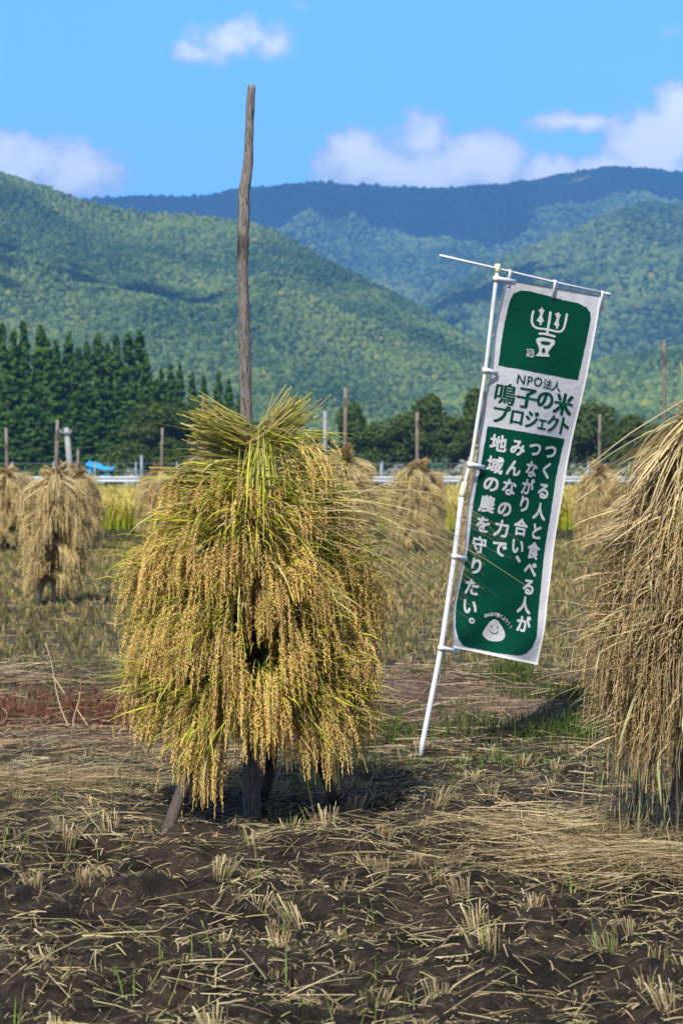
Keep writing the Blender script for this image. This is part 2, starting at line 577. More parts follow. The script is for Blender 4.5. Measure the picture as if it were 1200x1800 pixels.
def build_hill(key, nx, ny, crown, sub, tone):
    h = HILLS[key]
    D = h['D']
    X, Y = np.meshgrid(np.linspace(-1.25 * D * 900 / F, 1.25 * D * 900 / F, nx), np.linspace(D - h['W'], D + h['back'], ny))
    Z = hill_h(key, X, Y)
    i = np.arange(ny - 1)[:, None] * nx + np.arange(nx - 1)[None]
    Q = np.stack([i, i + 1, i + nx + 1, i + nx], -1)
    C = mixc((0.020, 0.040, 0.012), (0.045, 0.07, 0.02), fbm(X / 40, Y / 40, 3, 9))
    m, t, p, out = mat_new('hill_' + key)
    n1 = noise(t, 0.12, 5)
    v = ramp(t, n1, [(0.3, (0.5, 0.5, 0.5)), (0.7, (1.3, 1.3, 1.3))])
    t.links.new(MIXC(t, 1.0, col_attr(t), v, 'MULTIPLY'), p.inputs['Base Color'])
    p.inputs['Roughness'].default_value = 0.95
    p.inputs['Specular IOR Level'].default_value = 0.05
    o = Mesh().add(np.stack([X, Y, Z], -1), Q=Q.reshape(-1, 4), C=C.reshape(-1, 3)).build('mountain', m, smooth=True)
    tag(o, kind='structure')
    # forest canopy: one crown per tree over the slope that faces the field
    g = np.random.default_rng(len(key) * 7 + 1)
    sp = crown * 1.55
    gx = np.arange(-D * 760 / F, D * 760 / F, sp); gy = np.arange(D - h['W'] + 2, D + 1.6 * sp, sp)
    CX, CY = np.meshgrid(gx, gy)
    CX = (CX + g.uniform(-.5, .5, CX.shape) * sp).ravel(); CY = (CY + g.uniform(-.5, .5, CY.shape) * sp).ravel()
    CZ = hill_h(key, CX, CY)
    px = 600 + F * CX / CY
    ok = (px > -60) & (px < 1260) & (CZ > 1)
    # only crowns that show above what stands nearer
    py = HZ - (CZ + crown - EYE) / CY * F
    CX, CY, CZ = CX[ok], CY[ok], CZ[ok]
    n = len(CX)
    bm = bmesh.new()
    bmesh.ops.create_icosphere(bm, subdivisions=sub, radius=1)
    bv = np.array([v.co[:] for v in bm.verts]); bt = np.array([[v.index for v in f.verts] for f in bm.faces])
    bm.free()
    r = crown * np.clip(g.lognormal(-.05, .32, n), .5, 1.6)
    V = bv[None] * (1 + g.uniform(-.28, .28, (n, len(bv), 1)))
    V = V * np.stack([r, r, r * g.uniform(.8, 1.2, n)], -1)[:, None]
    V = V + np.stack([CX, CY, CZ + r * .35], -1)[:, None]
    # species tones
    patch = fbm(CX / (D * .05), CY / (D * .05), 3, 19)
    u = np.clip(g.normal(.5, .22, n) + 1.9 * (patch - .5), 0, 1)
    c = mixc(tone[0], tone[1], u)
    yel = (g.random(n) < .035) & (patch > .45)
    c[yel] = c[yel] * (1.7, 1.25, .8)
    dk = g.random(n) < .22
    c[dk] = c[dk] * (.45, .55, .6)
    T = (np.arange(n)[:, None, None] * len(bv) + bt[None]).reshape(-1, 3)
    o = Mesh().add(V.reshape(-1, 3), T=T, C=np.repeat(c, len(bv), 0)).build('hillside_forest', M_canopy, smooth=True)
    lab = {'near': 'sunlit mixed forest covering the nearest ridge that falls from upper left',
           'mid': 'green forest on the middle mountain spur rising at the right',
           'foot': 'pale green forest on the low foothill behind the dark right trees',
           'far': 'blue hazy forest on the farthest long mountain ridge'}[key]
    tag(o, lab, 'forest', kind='stuff')


G0, G1 = (0.026, 0.060, 0.018), (0.118, 0.165, 0.042)
build_hill('near', 220, 110, 1.6, 1, (G0, G1))
build_hill('foot', 200, 80, 1.8, 1, (G0, (0.13, 0.185, 0.05)))
build_hill('mid', 200, 100, 3.4, 1, (G0, G1))
build_hill('far', 220, 120, 4.8, 1, (G0, G1))


# a cloud bank above the frame whose shade lies on the far mountain's crest
def shade_cloud(name, px, dist, hgt, alt, sx, sy, seed, label, count):
    x = (px - 600) / F * dist
    t = (alt - hgt) / SUN.z
    c = np.array((x + SUN.x * t, dist + SUN.y * t, alt))
    g = np.random.default_rng(seed)
    bm = bmesh.new()
    bmesh.ops.create_icosphere(bm, subdivisions=3, radius=1)
    bv = np.array([v.co[:] for v in bm.verts]); bt = np.array([[v.index for v in f.verts] for f in bm.faces])
    bm.free()
    me = Mesh()
    for k in range(count):
        a = g.uniform(0, 2 * math.pi); q = math.sqrt(g.random())
        o = np.array((math.cos(a) * q * sx, math.sin(a) * q * sy, g.uniform(-20, 40)))
        r = g.uniform(.22, .36) * min(sx, sy) * (1.25 - .6 * q)
        V = bv * (1 + .18 * (fbm(bv[:, 0] * 2 + k, bv[:, 1] * 2 + bv[:, 2] * 2, 3, k)[:, None] - .5))
        me.add(V * (r * 1.25, r, r * .55) + o, T=bt)
    ob = me.build(name, M_cloud, smooth=True, origin=None)
    ob.location = c
    tag(ob, label, 'cloud', kind='structure')


M_cloud = plain('cloud_vapour', (0.85, 0.86, 0.88), 1.0, 0.01, 0.03, 0.0)
shade_cloud('cloud', 560, 3860, 470, 1300, 800, 470, 1, 'white cloud bank high over the far mountain', 120)
shade_cloud('cloud', 90, 1120, 170, 1250, 80, 45, 3, 'small white cloud high over the left slope', 24)
shade_cloud('cloud', 720, 2050, 230, 1300, 150, 80, 4, 'small white cloud high over the middle spur', 30)


# ------------------------------------------------------------------ trees beyond the road
def leaf_cards(n, pos, nrm, size, g, tone, dark=None, asp=1.5):
    """n small leaf sprays: two triangles each, turned roughly along nrm"""
    a = np.cross(nrm, g.normal(size=(n, 3))); a /= np.linalg.norm(a, axis=1)[:, None] + 1e-9
    b = np.cross(nrm, a); b /= np.linalg.norm(b, axis=1)[:, None] + 1e-9
    s = size * g.uniform(.6, 1.4, n)
    a = a * s[:, None]; b = b * s[:, None] / asp
    fold = nrm * s[:, None] * .3
    V = np.stack([pos - a, pos - b + fold, pos + a, pos + b + fold], 1)
    u = np.clip(g.normal(.5, .25, n), 0, 1)
    c = mixc(tone[0], tone[1], u)
    k = np.arange(n)[:, None] * 4
    Q = k + np.array([[0, 1, 2, 3]])
    return V.reshape(-1, 3), Q, np.repeat(c, 4, 0)


def make_cedar(seed, H=15.0, R=2.4, tone=((0.014, 0.055, 0.009), (0.080, 0.165, 0.022)), lean=0.0):
    g = np.random.default_rng(seed)
    root = empty('cedar_tree')
    tm = Mesh()
    tube(tm, [(0, 0, -.3), (0, 0, H * .5), (0, 0, H * .97)], [.26, .17, .03], sides=7)
    tm.build('trunk', M_bark, root, smooth=True)
    cm = Mesh()
    nb = 150
    f = g.random(nb) ** 0.8
    zb = H * (.10 + .90 * f)
    az = g.uniform(0, 2 * math.pi, nb)
    shape = (1 - f) ** 0.85 * (1.0 - .25 * (f < .12))
    ln = R * shape * g.uniform(.55, 1.12, nb) + .12
    PP = []; NN = []
    for k in range(nb):
        m = int(6 + ln[k] * 15)
        s = g.random(m) ** .6
        d = np.array((math.cos(az[k]), math.sin(az[k]), 0))
        rad = ln[k] * s
        droop = -.38 * ln[k] * s ** 1.2 + .22 * ln[k] * s ** 3
        wd = .24 * ln[k] * (1.1 - .6 * s)
        p = d[None] * rad[:, None] + np.stack([g.normal(0, 1, m) * wd, g.normal(0, 1, m) * wd, zb[k] + droop + g.normal(0, .14, m)], -1)
        PP.append(p)
        NN.append(d[None] * .8 + np.array((0, 0, .6)) + g.normal(0, .45, (m, 3)))
    PP = np.concatenate(PP); NN = np.concatenate(NN); NN /= np.linalg.norm(NN, axis=1)[:, None]
    V, Q, C = leaf_cards(len(PP), PP, NN, .26, g, tone, asp=1.7)
    cm.add(V, Q=Q, C=C)
    cm.build('crown', M_conifer, root)
    return root


def make_broadleaf(seed, H=8.0, R=3.0, tone=((0.026, 0.058, 0.008), (0.10, 0.145, 0.024)), nleaf=5200):
    g = np.random.default_rng(seed)
    root = empty('broadleaf_tree')
    tm = Mesh()
    tube(tm, [(0, 0, -.3), (.1, 0, H * .3), (0, .1, H * .62)], [.22, .17, .09], sides=7)
    lobes = []
    for k in range(9):
        a = g.uniform(0, 2 * math.pi); q = math.sqrt(g.random()) * R * .72
        zc = g.uniform(.22, .86) * H
        q *= 1.0 if zc < .65 * H else .55
        lobes.append((np.array((math.cos(a) * q, math.sin(a) * q, zc)), g.uniform(.30, .48) * R))
        tube(tm, [(0, 0, H * .3), tuple(lobes[-1][0] * .6 + np.array((0, 0, H * .12))), tuple(lobes[-1][0])], [.08, .06, .02], sides=5)
    lobes.append((np.array((0, 0, H * .84)), R * .42))
    lobes.append((np.array((0, 0, H * .40)), R * .62))
    tm.build('trunk', M_bark, root, smooth=True)
    cm = Mesh()
    PP = []; NN = []
    for c, r in lobes:
        m = int(nleaf / len(lobes))
        d = g.normal(size=(m, 3)); d /= np.linalg.norm(d, axis=1)[:, None]
        lump = 1 + .35 * (fbm(d[:, 0] * 2.2 + c[0], d[:, 1] * 2.2 + d[:, 2] * 2.2, 3, seed)[:, None] - .5)
        rr = r * g.random((m, 1)) ** .28 * lump
        PP.append(c + d * rr * (1, 1, .9)); NN.append(d + np.array((0, 0, .35)) + g.normal(0, .5, (m, 3)))
    PP = np.concatenate(PP); NN = np.concatenate(NN); NN /= np.linalg.norm(NN, axis=1)[:, None]
    V, Q, C = leaf_cards(len(PP), PP, NN, .17, g, tone)
    cm.add(V, Q=Q, C=C)
    cm.build('crown', M_leaf, root)
    return root


cedars = [make_cedar(11), make_cedar(12, R=2.5), make_cedar(13, R=1.9)]
used = [False] * 3
rg = random.Random(5)
CEDAR = [  # px, py of the tip, depth, look
    (5, 572, 205, 0), (-28, 580, 205, 0), (24, 580, 198, 0), (42, 568, 208, 0), (72, 573, 200, 0), (98, 602, 206, 0), (122, 588, 199, 0),
    (152, 603, 207, 0), (172, 586, 200, 0), (190, 606, 208, 0), (205, 592, 203, 0), (226, 587, 199, 0), (246, 582, 205, 0), (258, 628, 197, 0),
    (138, 612, 196, 0), (84, 600, 195, 0), (284, 646, 205, 1), (300, 642, 210, 1), (316, 642, 207, 1), (338, 655, 206, 1), (358, 662, 204, 1),
    (384, 652, 208, 1), (402, 668, 204, 1), (276, 668, 200, 1), (424, 690, 206, 1),
    (14, 650, 186, 2), (52, 668, 184, 2), (98, 664, 187, 2), (134, 690, 183, 2), (172, 668, 185, 2), (212, 684, 184, 2), (246, 690, 187, 2),
    (30, 720, 178, 2), (76, 730, 176, 2), (118, 738, 179, 2), (158, 734, 177, 2), (200, 742, 178, 2), (240, 738, 176, 2)]
for px, py, d, look in CEDAR:
    k = rg.randrange(3)
    o = cedars[k] if not used[k] else copy_tree(cedars[k])
    used[k] = True
    top = EYE + (HZ - py) / F * d
    s = top / 15.0
    q = (1.0, .85, 1.2)[look]
    o.location = ((px - 600) / F * d, d, 0)
    o.scale = (max(s, .75) * q, max(s, .75) * q, s)
    o.rotation_euler = (0, 0, rg.uniform(0, 6.28))
    tag(o, ['tall dark green cedar with pointed tip in the grove at left edge',
            'shorter dark conifer in the low tail of the grove behind main stack',
            'lower bushy cedar standing along the front foot of the left grove'][look], 'tree',
        ['tall cedars of the left grove', 'conifers at the right end of the grove', 'front cedars of the left grove'][look])
broads = [make_broadleaf(21), make_broadleaf(22, R=3.4), make_broadleaf(23, R=2.7)]
ub = [False] * 3
BROAD = [  # px, py top, depth, width factor, look
    (618, 702, 168, 1.0, 0), (655, 740, 165, 1.0, 0), (690, 748, 170, 1.1, 0), (716, 722, 168, 1.1, 0), (752, 688, 172, 1.05, 0), (796, 728, 168, 1.1, 0),
    (836, 676, 172, 1.0, 0), (864, 700, 166, 1.0, 0), (905, 724, 170, 1.1, 0), (958, 716, 168, 1.1, 0), (1000, 722, 172, 1.1, 0), (1042, 702, 168, 1.1, 0),
    (1076, 744, 166, .9, 0), (1112, 724, 168, 1.0, 0), (1150, 740, 170, 1.1, 0), (1192, 732, 168, 1.1, 0), (1240, 728, 170, 1.1, 0),
    (270, 702, 165, 1.2, 1), (306, 716, 168, 1.2, 1), (344, 700, 170, 1.2, 1), (384, 712, 166, 1.2, 1), (418, 708, 168, 1.1, 1),
    (300, 768, 158, 1.3, 1), (350, 772, 160, 1.3, 1), (230, 775, 158, 1.2, 1), (460, 742, 170, 1.2, 1), (505, 758, 172, 1.2, 1), (560, 756, 172, 1.2, 1)]
for px, py, d, wf, look in BROAD:
    k = rg.randrange(3)
    o = broads[k] if not ub[k] else copy_tree(broads[k])
    ub[k] = True
    s = (EYE + (HZ - py) / F * d) / 8.0
    o.location = ((px - 600) / F * d, d, 0)
    wq = .85 * wf * (.55 + .45 * s)
    o.scale = (wq, wq, s)
    o.rotation_euler = (0, 0, rg.uniform(0, 6.28))
    tag(o, ['dark green round broadleaf tree beyond the white guard rail', 'dark bushy broadleaf tree beneath the conifers behind the main rice stack'][look],
        'tree', ['broadleaf trees beyond the guard rail', 'broadleaf trees under the conifers'][look])


def make_bush(name, seed, px, d, wd, ht, tone, label, cat, group=None):
    g = np.random.default_rng(seed)
    cm = Mesh()
    m = 900
    dr = g.normal(size=(m, 3)); dr /= np.linalg.norm(dr, axis=1)[:, None]
    dr[:, 2] = np.abs(dr[:, 2])
    lump = .8 + .5 * (fbm(dr[:, 0] * 2.5 + seed, dr[:, 1] * 2.5 + dr[:, 2] * 2, 3, seed)[:, None])
    p = dr * np.array((wd / 2, wd / 2, ht)) * g.random((m, 1)) ** .35 * lump
    V, Q, C = leaf_cards(m, p, dr, .11, g, tone)
    cm.add(V, Q=Q, C=C)
    o = cm.build(name, M_leaf)
    o.location = ((px - 600) / F * d, d, 0)
    tag(o, label, cat, group)
    return o


PALE = ((0.20, 0.22, 0.18), (0.50, 0.52, 0.50))
GRN = ((0.05, 0.09, 0.02), (0.10, 0.15, 0.04))
for k, (px, wd, ht) in enumerate([(700, 2.0, 1.5), (780, 2.4, 1.4), (820, 2.2, 1.7), (1012, 2.2, 1.7), (1035, 1.6, 1.4), (1092, 2.0, 1.5), (236, 1.8, 1.4)]):
    make_bush('pale_shrub', 50 + k, px, 101, wd, ht, PALE if k % 2 == 0 else ((0.12, .14, .08), (.3, .33, .25)),
              'pale grey-green roadside shrub behind the white guard rail', 'shrub', 'pale shrubs behind the guard rail')
for k, (px, wd, ht) in enumerate([(640, 3, 1.6), (745, 3, 1.8), (880, 3, 1.8), (1115, 3, 1.7), (1160, 3, 1.6), (60, 3, 1.5), (140, 3, 1.5), (300, 3, 1.7), (200, 2.4, 2.4)]):
    make_bush('green_shrub', 80 + k, px, 106, wd, ht, GRN, 'low green bush behind the white guard rail', 'shrub', 'green bushes behind the guard rail')

# ------------------------------------------------------------------ road edge: guard rail, fence, poles, shed
M_rail = plain('rail_paint', (0.40, 0.44, 0.52), 0.45, 2.0, 0.06)
M_steel = plain('fence_steel', (0.16, 0.21, 0.26), 0.5, 5, 0.1, metallic=0.2)
M_conc = plain('concrete', (0.27, 0.28, 0.29), 0.85, 6, 0.15)
M_tarp = plain('tarp', (0.02, 0.30, 0.62), 0.45, 3, 0.15)
rail = empty('guard_rail', (0, 90, 0))
rm = Mesh()
xs = np.linspace(-42, 42, 60)
prof = [(0, .78), (.05, .80), (.05, .86), (.0, .895), (.0, .925), (.05, .96), (.05, 1.03), (0, 1.05), (-.03, 1.05), (-.03, .78)]
V = np.array([[(x, -a, b) for a, b in prof] for x in xs]); k = len(prof)
i = np.arange(len(xs) - 1)[:, None] * k; j = np.arange(k)[None]
Q = np.stack([i + j, i + (j + 1) % k, i + k + (j + 1) % k, i + k + j], -1).reshape(-1, 4)
rm.add(V.reshape(-1, 3), Q=Q)
rm.build('rail_beam', M_rail, rail)
for x in np.arange(-40, 41, 4):
    pm = Mesh()
    tube(pm, [(x, .10, -.2), (x, .10, 1.0)], [.06, .06], sides=8)
    pm.build('rail_post', M_rail, rail, smooth=True)
tag(rail, 'long white guard rail along the road beyond the rice field', 'guard rail')
fence = empty('wire_fence', (0, 97, 0))
for x in np.arange(-30, 31, 2.0):
    pm = Mesh()
    tube(pm, [(x, 0, -.1), (x, 0, 1.75)], [.045, .045], sides=6)
    pm.build('fence_post', M_steel, fence)
for z in (.5, .9, 1.3, 1.65):
    pm = Mesh()
    tube(pm, [(-31, .05, z), (0, .05, z - .01), (31, .05, z)], [.012] * 3, sides=4)
    pm.build('fence_wire', M_steel, fence)
tag(fence, 'blue-grey post and wire fence behind the guard rail', 'fence')


def post_thing(name, px0, py_top, px1, d, r, mat, label, cat, cross=False):
    a = P(px0, py_top, d)
    base = np.array(((px1 - 600) / F * d, d, 0.0))
    root = empty(name, base)
    m = Mesh()
    top = a - base
    tube(m, [(0, 0, -.3), tuple(top * .5), tuple(top)], [r * 1.1, r, r * .9], sides=10)
    m.build('pole', mat, root, smooth=True)
    if cross:
        m = Mesh()
        box(m, top - np.array((0, r + .04, .22)), (.52, .06, .06), bev=.01)
        m.build('crossarm', M_steel, root)
        for sx in (-.22, .22):
            m = Mesh()
            tube(m, [top + (sx, -r - .04, -.19), top + (sx, -r - .04, -.15), top + (sx, -r - .04, -.09)], [.02, .03, .015], sides=8)
            m.build('insulator', M_rail, root, smooth=True)
    tag(root, label, cat)
    return root


post_thing('concrete_pole', 117, 752, 129, 88, .13, M_conc, 'leaning pale grey concrete pole with small crossarm behind left rice stacks', 'pole', True)
post_thing('steel_pole', 571, 722, 571, 99, .11, plain('grey_paint', (0.20, .21, .24), .5), 'thin dark grey pole rising just right of the main rice stack', 'pole')
post_thing('sign_post', 670, 815, 670, 96, .09, M_steel, 'short blue-grey post behind the rail left of the banner', 'post')
post_thing('sign_post', 249, 800, 249, 99, .08, M_steel, 'short dark post beside the blue covered shed', 'post')

shed = empty('tarp_shed', P(174, 863, 99) * (1, 1, 0))
fm = Mesh()
for x, y in ((-.55, -.4), (.6, -.4), (-.55, .5), (.6, .5)):
    fm = Mesh(); box(fm, (x, y, .75), (.07, .07, 1.5)); fm.build('post', M_bark, shed)


def sheet(pts, nx, ny, seed, amp, thick=.02):
    a, b, c, d2 = [np.array(q, float) for q in pts]
    u, v = np.meshgrid(np.linspace(0, 1, nx), np.linspace(0, 1, ny))
    G = (a[None, None] * ((1 - u) * (1 - v))[..., None] + b * (u * (1 - v))[..., None] + c * (u * v)[..., None] + d2 * ((1 - u) * v)[..., None])
    G[..., 2] += amp * (fbm(u * 5, v * 5, 3, seed) - .5) - .08 * np.sin(np.pi * u)
    G[..., 1] += amp * (fbm(u * 5, v * 5, 3, seed + 9) - .5)
    m = Mesh()
    i = np.arange(ny - 1)[:, None] * nx + np.arange(nx - 1)[None]
    Q = np.stack([i, i + 1, i + nx + 1, i + nx], -1).reshape(-1, 4)
    m.add(G.reshape(-1, 3), Q=Q)
    return m


sheet([(-.62, -.55, 1.55), (.80, -.55, 1.35), (.75, .6, 1.50), (-.55, .6, 1.85)], 14, 10, 3, .22).build('roof_sheet', M_tarp, shed)
sheet([(-.55, -.46, .75), (.55, -.46, .80), (.60, -.44, 1.22), (-.1, -.44, 1.12)], 12, 8, 5, .18).build('side_sheet', M_tarp, shed)
sheet([(-.62, -.45, .0), (-.25, -.45, .0), (-.30, -.44, 1.5), (-.60, -.44, 1.55)], 8, 12, 6, .15).build('side_sheet', M_tarp, shed)
tag(shed, 'small shed wrapped in bright blue tarpaulin below the cedar grove', 'shed')


# ------------------------------------------------------------------ standing rice beyond the stubble
def build_rice_field():
    g = np.random.default_rng(99)
    n = 90000
    d = 45.6 + 38 * g.random(n) ** 1.5
    x = g.uniform(-1, 1, n) * (2 + .26 * d)
    h = .78 + .12 * (fbm(x * .8, d * .3, 3, 55) - .5) * 2 + g.normal(0, .05, n)
    s = 4
    u = np.linspace(0, 1, s)
    az = g.uniform(0, 6.28, n); bend = g.uniform(.05, .3, n)
    pth = np.zeros((n, s, 3))
    pth[..., 0] = x[:, None] + np.cos(az)[:, None] * bend[:, None] * u ** 2.2
    pth[..., 1] = d[:, None] + np.sin(az)[:, None] * bend[:, None] * u ** 2.2
    pth[..., 2] = h[:, None] * (u - .12 * u ** 4)
    wd = np.tile(np.array([.02, .03, .035, .012]), (n, 1)) * (1 + (d[:, None] - 45) / 40)
    side = np.stack([np.cos(az + 1.4), np.sin(az + 1.4), 0 * az], -1)
    low = np.array((0.24, 0.33, 0.02)); mid = np.array((0.36, 0.38, 0.03)); ear = np.array((0.52, 0.42, 0.10))
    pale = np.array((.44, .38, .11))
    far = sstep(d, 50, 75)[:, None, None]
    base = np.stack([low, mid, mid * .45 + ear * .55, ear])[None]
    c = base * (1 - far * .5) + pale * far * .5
    c = np.repeat(c, n, 0) if c.shape[0] == 1 else c
    c = c * g.uniform(.75, 1.2, (n, 1, 1))
    M = Mesh()
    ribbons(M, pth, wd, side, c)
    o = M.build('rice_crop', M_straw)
    tag(o, 'band of ripe yellow-green standing rice across the middle distance', 'rice crop', kind='stuff')


build_rice_field()


# ------------------------------------------------------------------ rice stacks
def stalk_paths(g, n, tie, az, az_sd, L, p0, p1, S=11, rad=.03, knee=.85, side_curl=.0, mess=1.0, kw=.28, plume=7):
    """n curves leaving the tie around azimuth az and bowing down"""
    # stalks cling together in plumes that share a direction and a droop
    ng = max(2, n // plume)
    gi = g.integers(0, ng, n)
    a = az + az_sd * (1.15 * g.uniform(-1.5, 1.5, ng)[gi] + .26 * g.normal(0, 1, n))
    L = L * g.uniform(.90, 1.10, ng)[gi]
    L = L * g.uniform(.90, 1.09, n)
    u = np.linspace(0, 1, S)
    q0 = p0 + (g.normal(0, .13, ng)[gi] + g.normal(0, .08, n)) * mess; q1 = p1 + g.normal(0, .10, n) * mess
    kc = knee * g.uniform(.93, 1.07, n) * g.uniform(.92, 1.08, ng)[gi]
    t = np.clip((u[None] - (kc - kw)[:, None]) / (2 * kw), 0, 1)
    t = t * t * (3 - 2 * t)
    pitch = q0[:, None] + (q1 - q0)[:, None] * t
    aa = a[:, None] + (g.normal(0, .16, ng)[gi] + g.normal(0, .10, n))[:, None] * mess * u[None] ** 2 + side_curl * u[None] ** 2
    ds = (L / (S - 1))[:, None]
    dx = np.cos(aa) * np.cos(pitch) * ds; dy = np.sin(aa) * np.cos(pitch) * ds; dz = np.sin(pitch) * ds
    o = np.array(tie)[None] + g.normal(0, rad, (n, 3))
    X = np.stack([np.cumsum(np.concatenate([np.zeros((n, 1)), k[:, :-1]], 1), 1) for k in (dx, dy, dz)], -1)
    return o[:, None] + X, aa


def add_grains(M, paths, g, G, glen, gw, r, start, cols):
    """ears: grains clustered round the last part of each path"""
    n, S, _ = paths.shape
    u = start + (1 - start) * (np.arange(G)[None] + g.random((n, G))) / G
    f = u * (S - 1); i = np.clip(f.astype(int), 0, S - 2); w_ = (f - i)[..., None]
    ii = np.arange(n)[:, None]
    p = paths[ii, i] * (1 - w_) + paths[ii, i + 1] * w_
    tg = paths[ii, i + 1] - paths[ii, i]
    tg /= np.linalg.norm(tg, axis=-1, keepdims=True) + 1e-9
    rnd = g.normal(size=(n, G, 3))
    out = rnd - (rnd * tg).sum(-1, keepdims=True) * tg
    out /= np.linalg.norm(out, axis=-1, keepdims=True) + 1e-9
    uu = (u - start) / (1 - start)
    env = np.minimum(1, .35 + uu * 3.2) * np.clip((1.03 - uu) / .55, .12, 1) ** .8
    # side branches: grains of one branch lean the same way
    br = np.repeat(g.normal(size=(n, (G + 4) // 5, 3)), 5, 1)[:, :G]
    br = br - (br * tg).sum(-1, keepdims=True) * tg
    br /= np.linalg.norm(br, axis=-1, keepdims=True) + 1e-9
    off = (.65 * br + .45 * out) * (r * env * g.uniform(.35, 1.1, (n, G)))[..., None]
    c = p + off
    ax = tg + .38 * out + .25 * br + np.array((0, 0, -.25))
    ax /= np.linalg.norm(ax, axis=-1, keepdims=True)
    b = np.cross(ax, rnd); b /= np.linalg.norm(b, axis=-1, keepdims=True) + 1e-9
    d = np.cross(ax, b)
    gl = (glen * g.uniform(.8, 1.15, (n, G)))[..., None]
    gw2 = (gw * g.uniform(.85, 1.15, (n, G)))[..., None]
    V = np.stack([c - ax * gl * .5, c + b * gw2 * .5, c + d * gw2 * .4, c - b * gw2 * .5, c - d * gw2 * .4, c + ax * gl * .5], 2)
    base = np.array([[0, 1, 2], [0, 2, 3], [0, 3, 4], [0, 4, 1], [5, 2, 1], [5, 3, 2], [5, 4, 3], [5, 1, 4]])
    T = (np.arange(n * G)[:, None, None] * 6 + base[None]).reshape(-1, 3)
    C = cols[:, None, :] * g.uniform(.68, 1.25, (n, G, 1)) * np.where(g.random((n, G, 1)) < .12, np.array((.72, .62, .5)), np.ones(3))
    M.add(V.reshape(-1, 3), T=T, C=np.repeat(C.reshape(-1, 3), 6, 0))


GREEN = dict(stem0=(.36, .37, .06), stem1=(.46, .42, .09), leaf0=(.20, .235, .014), leaf1=(.44, .43, .05), dry=(.48, .40, .22),
             ear=(.80, .55, .20), butt=(.52, .44, .19), drymix=.22)
TAN = dict(stem0=(.50, .40, .20), stem1=(.54, .42, .20), leaf0=(.42, .34, .16), leaf1=(.55, .45, .23), dry=(.60, .50, .29),
           ear=(.72, .55, .25), butt=(.54, .41, .22), drymix=.35)
HAY = dict(stem0=(.31, .28, .14), stem1=(.43, .35, .19), leaf0=(.23, .23, .10), leaf1=(.48, .37, .185), dry=(.56, .43, .25),
           ear=(.64, .43, .17), butt=(.40, .34, .20), drymix=.45)


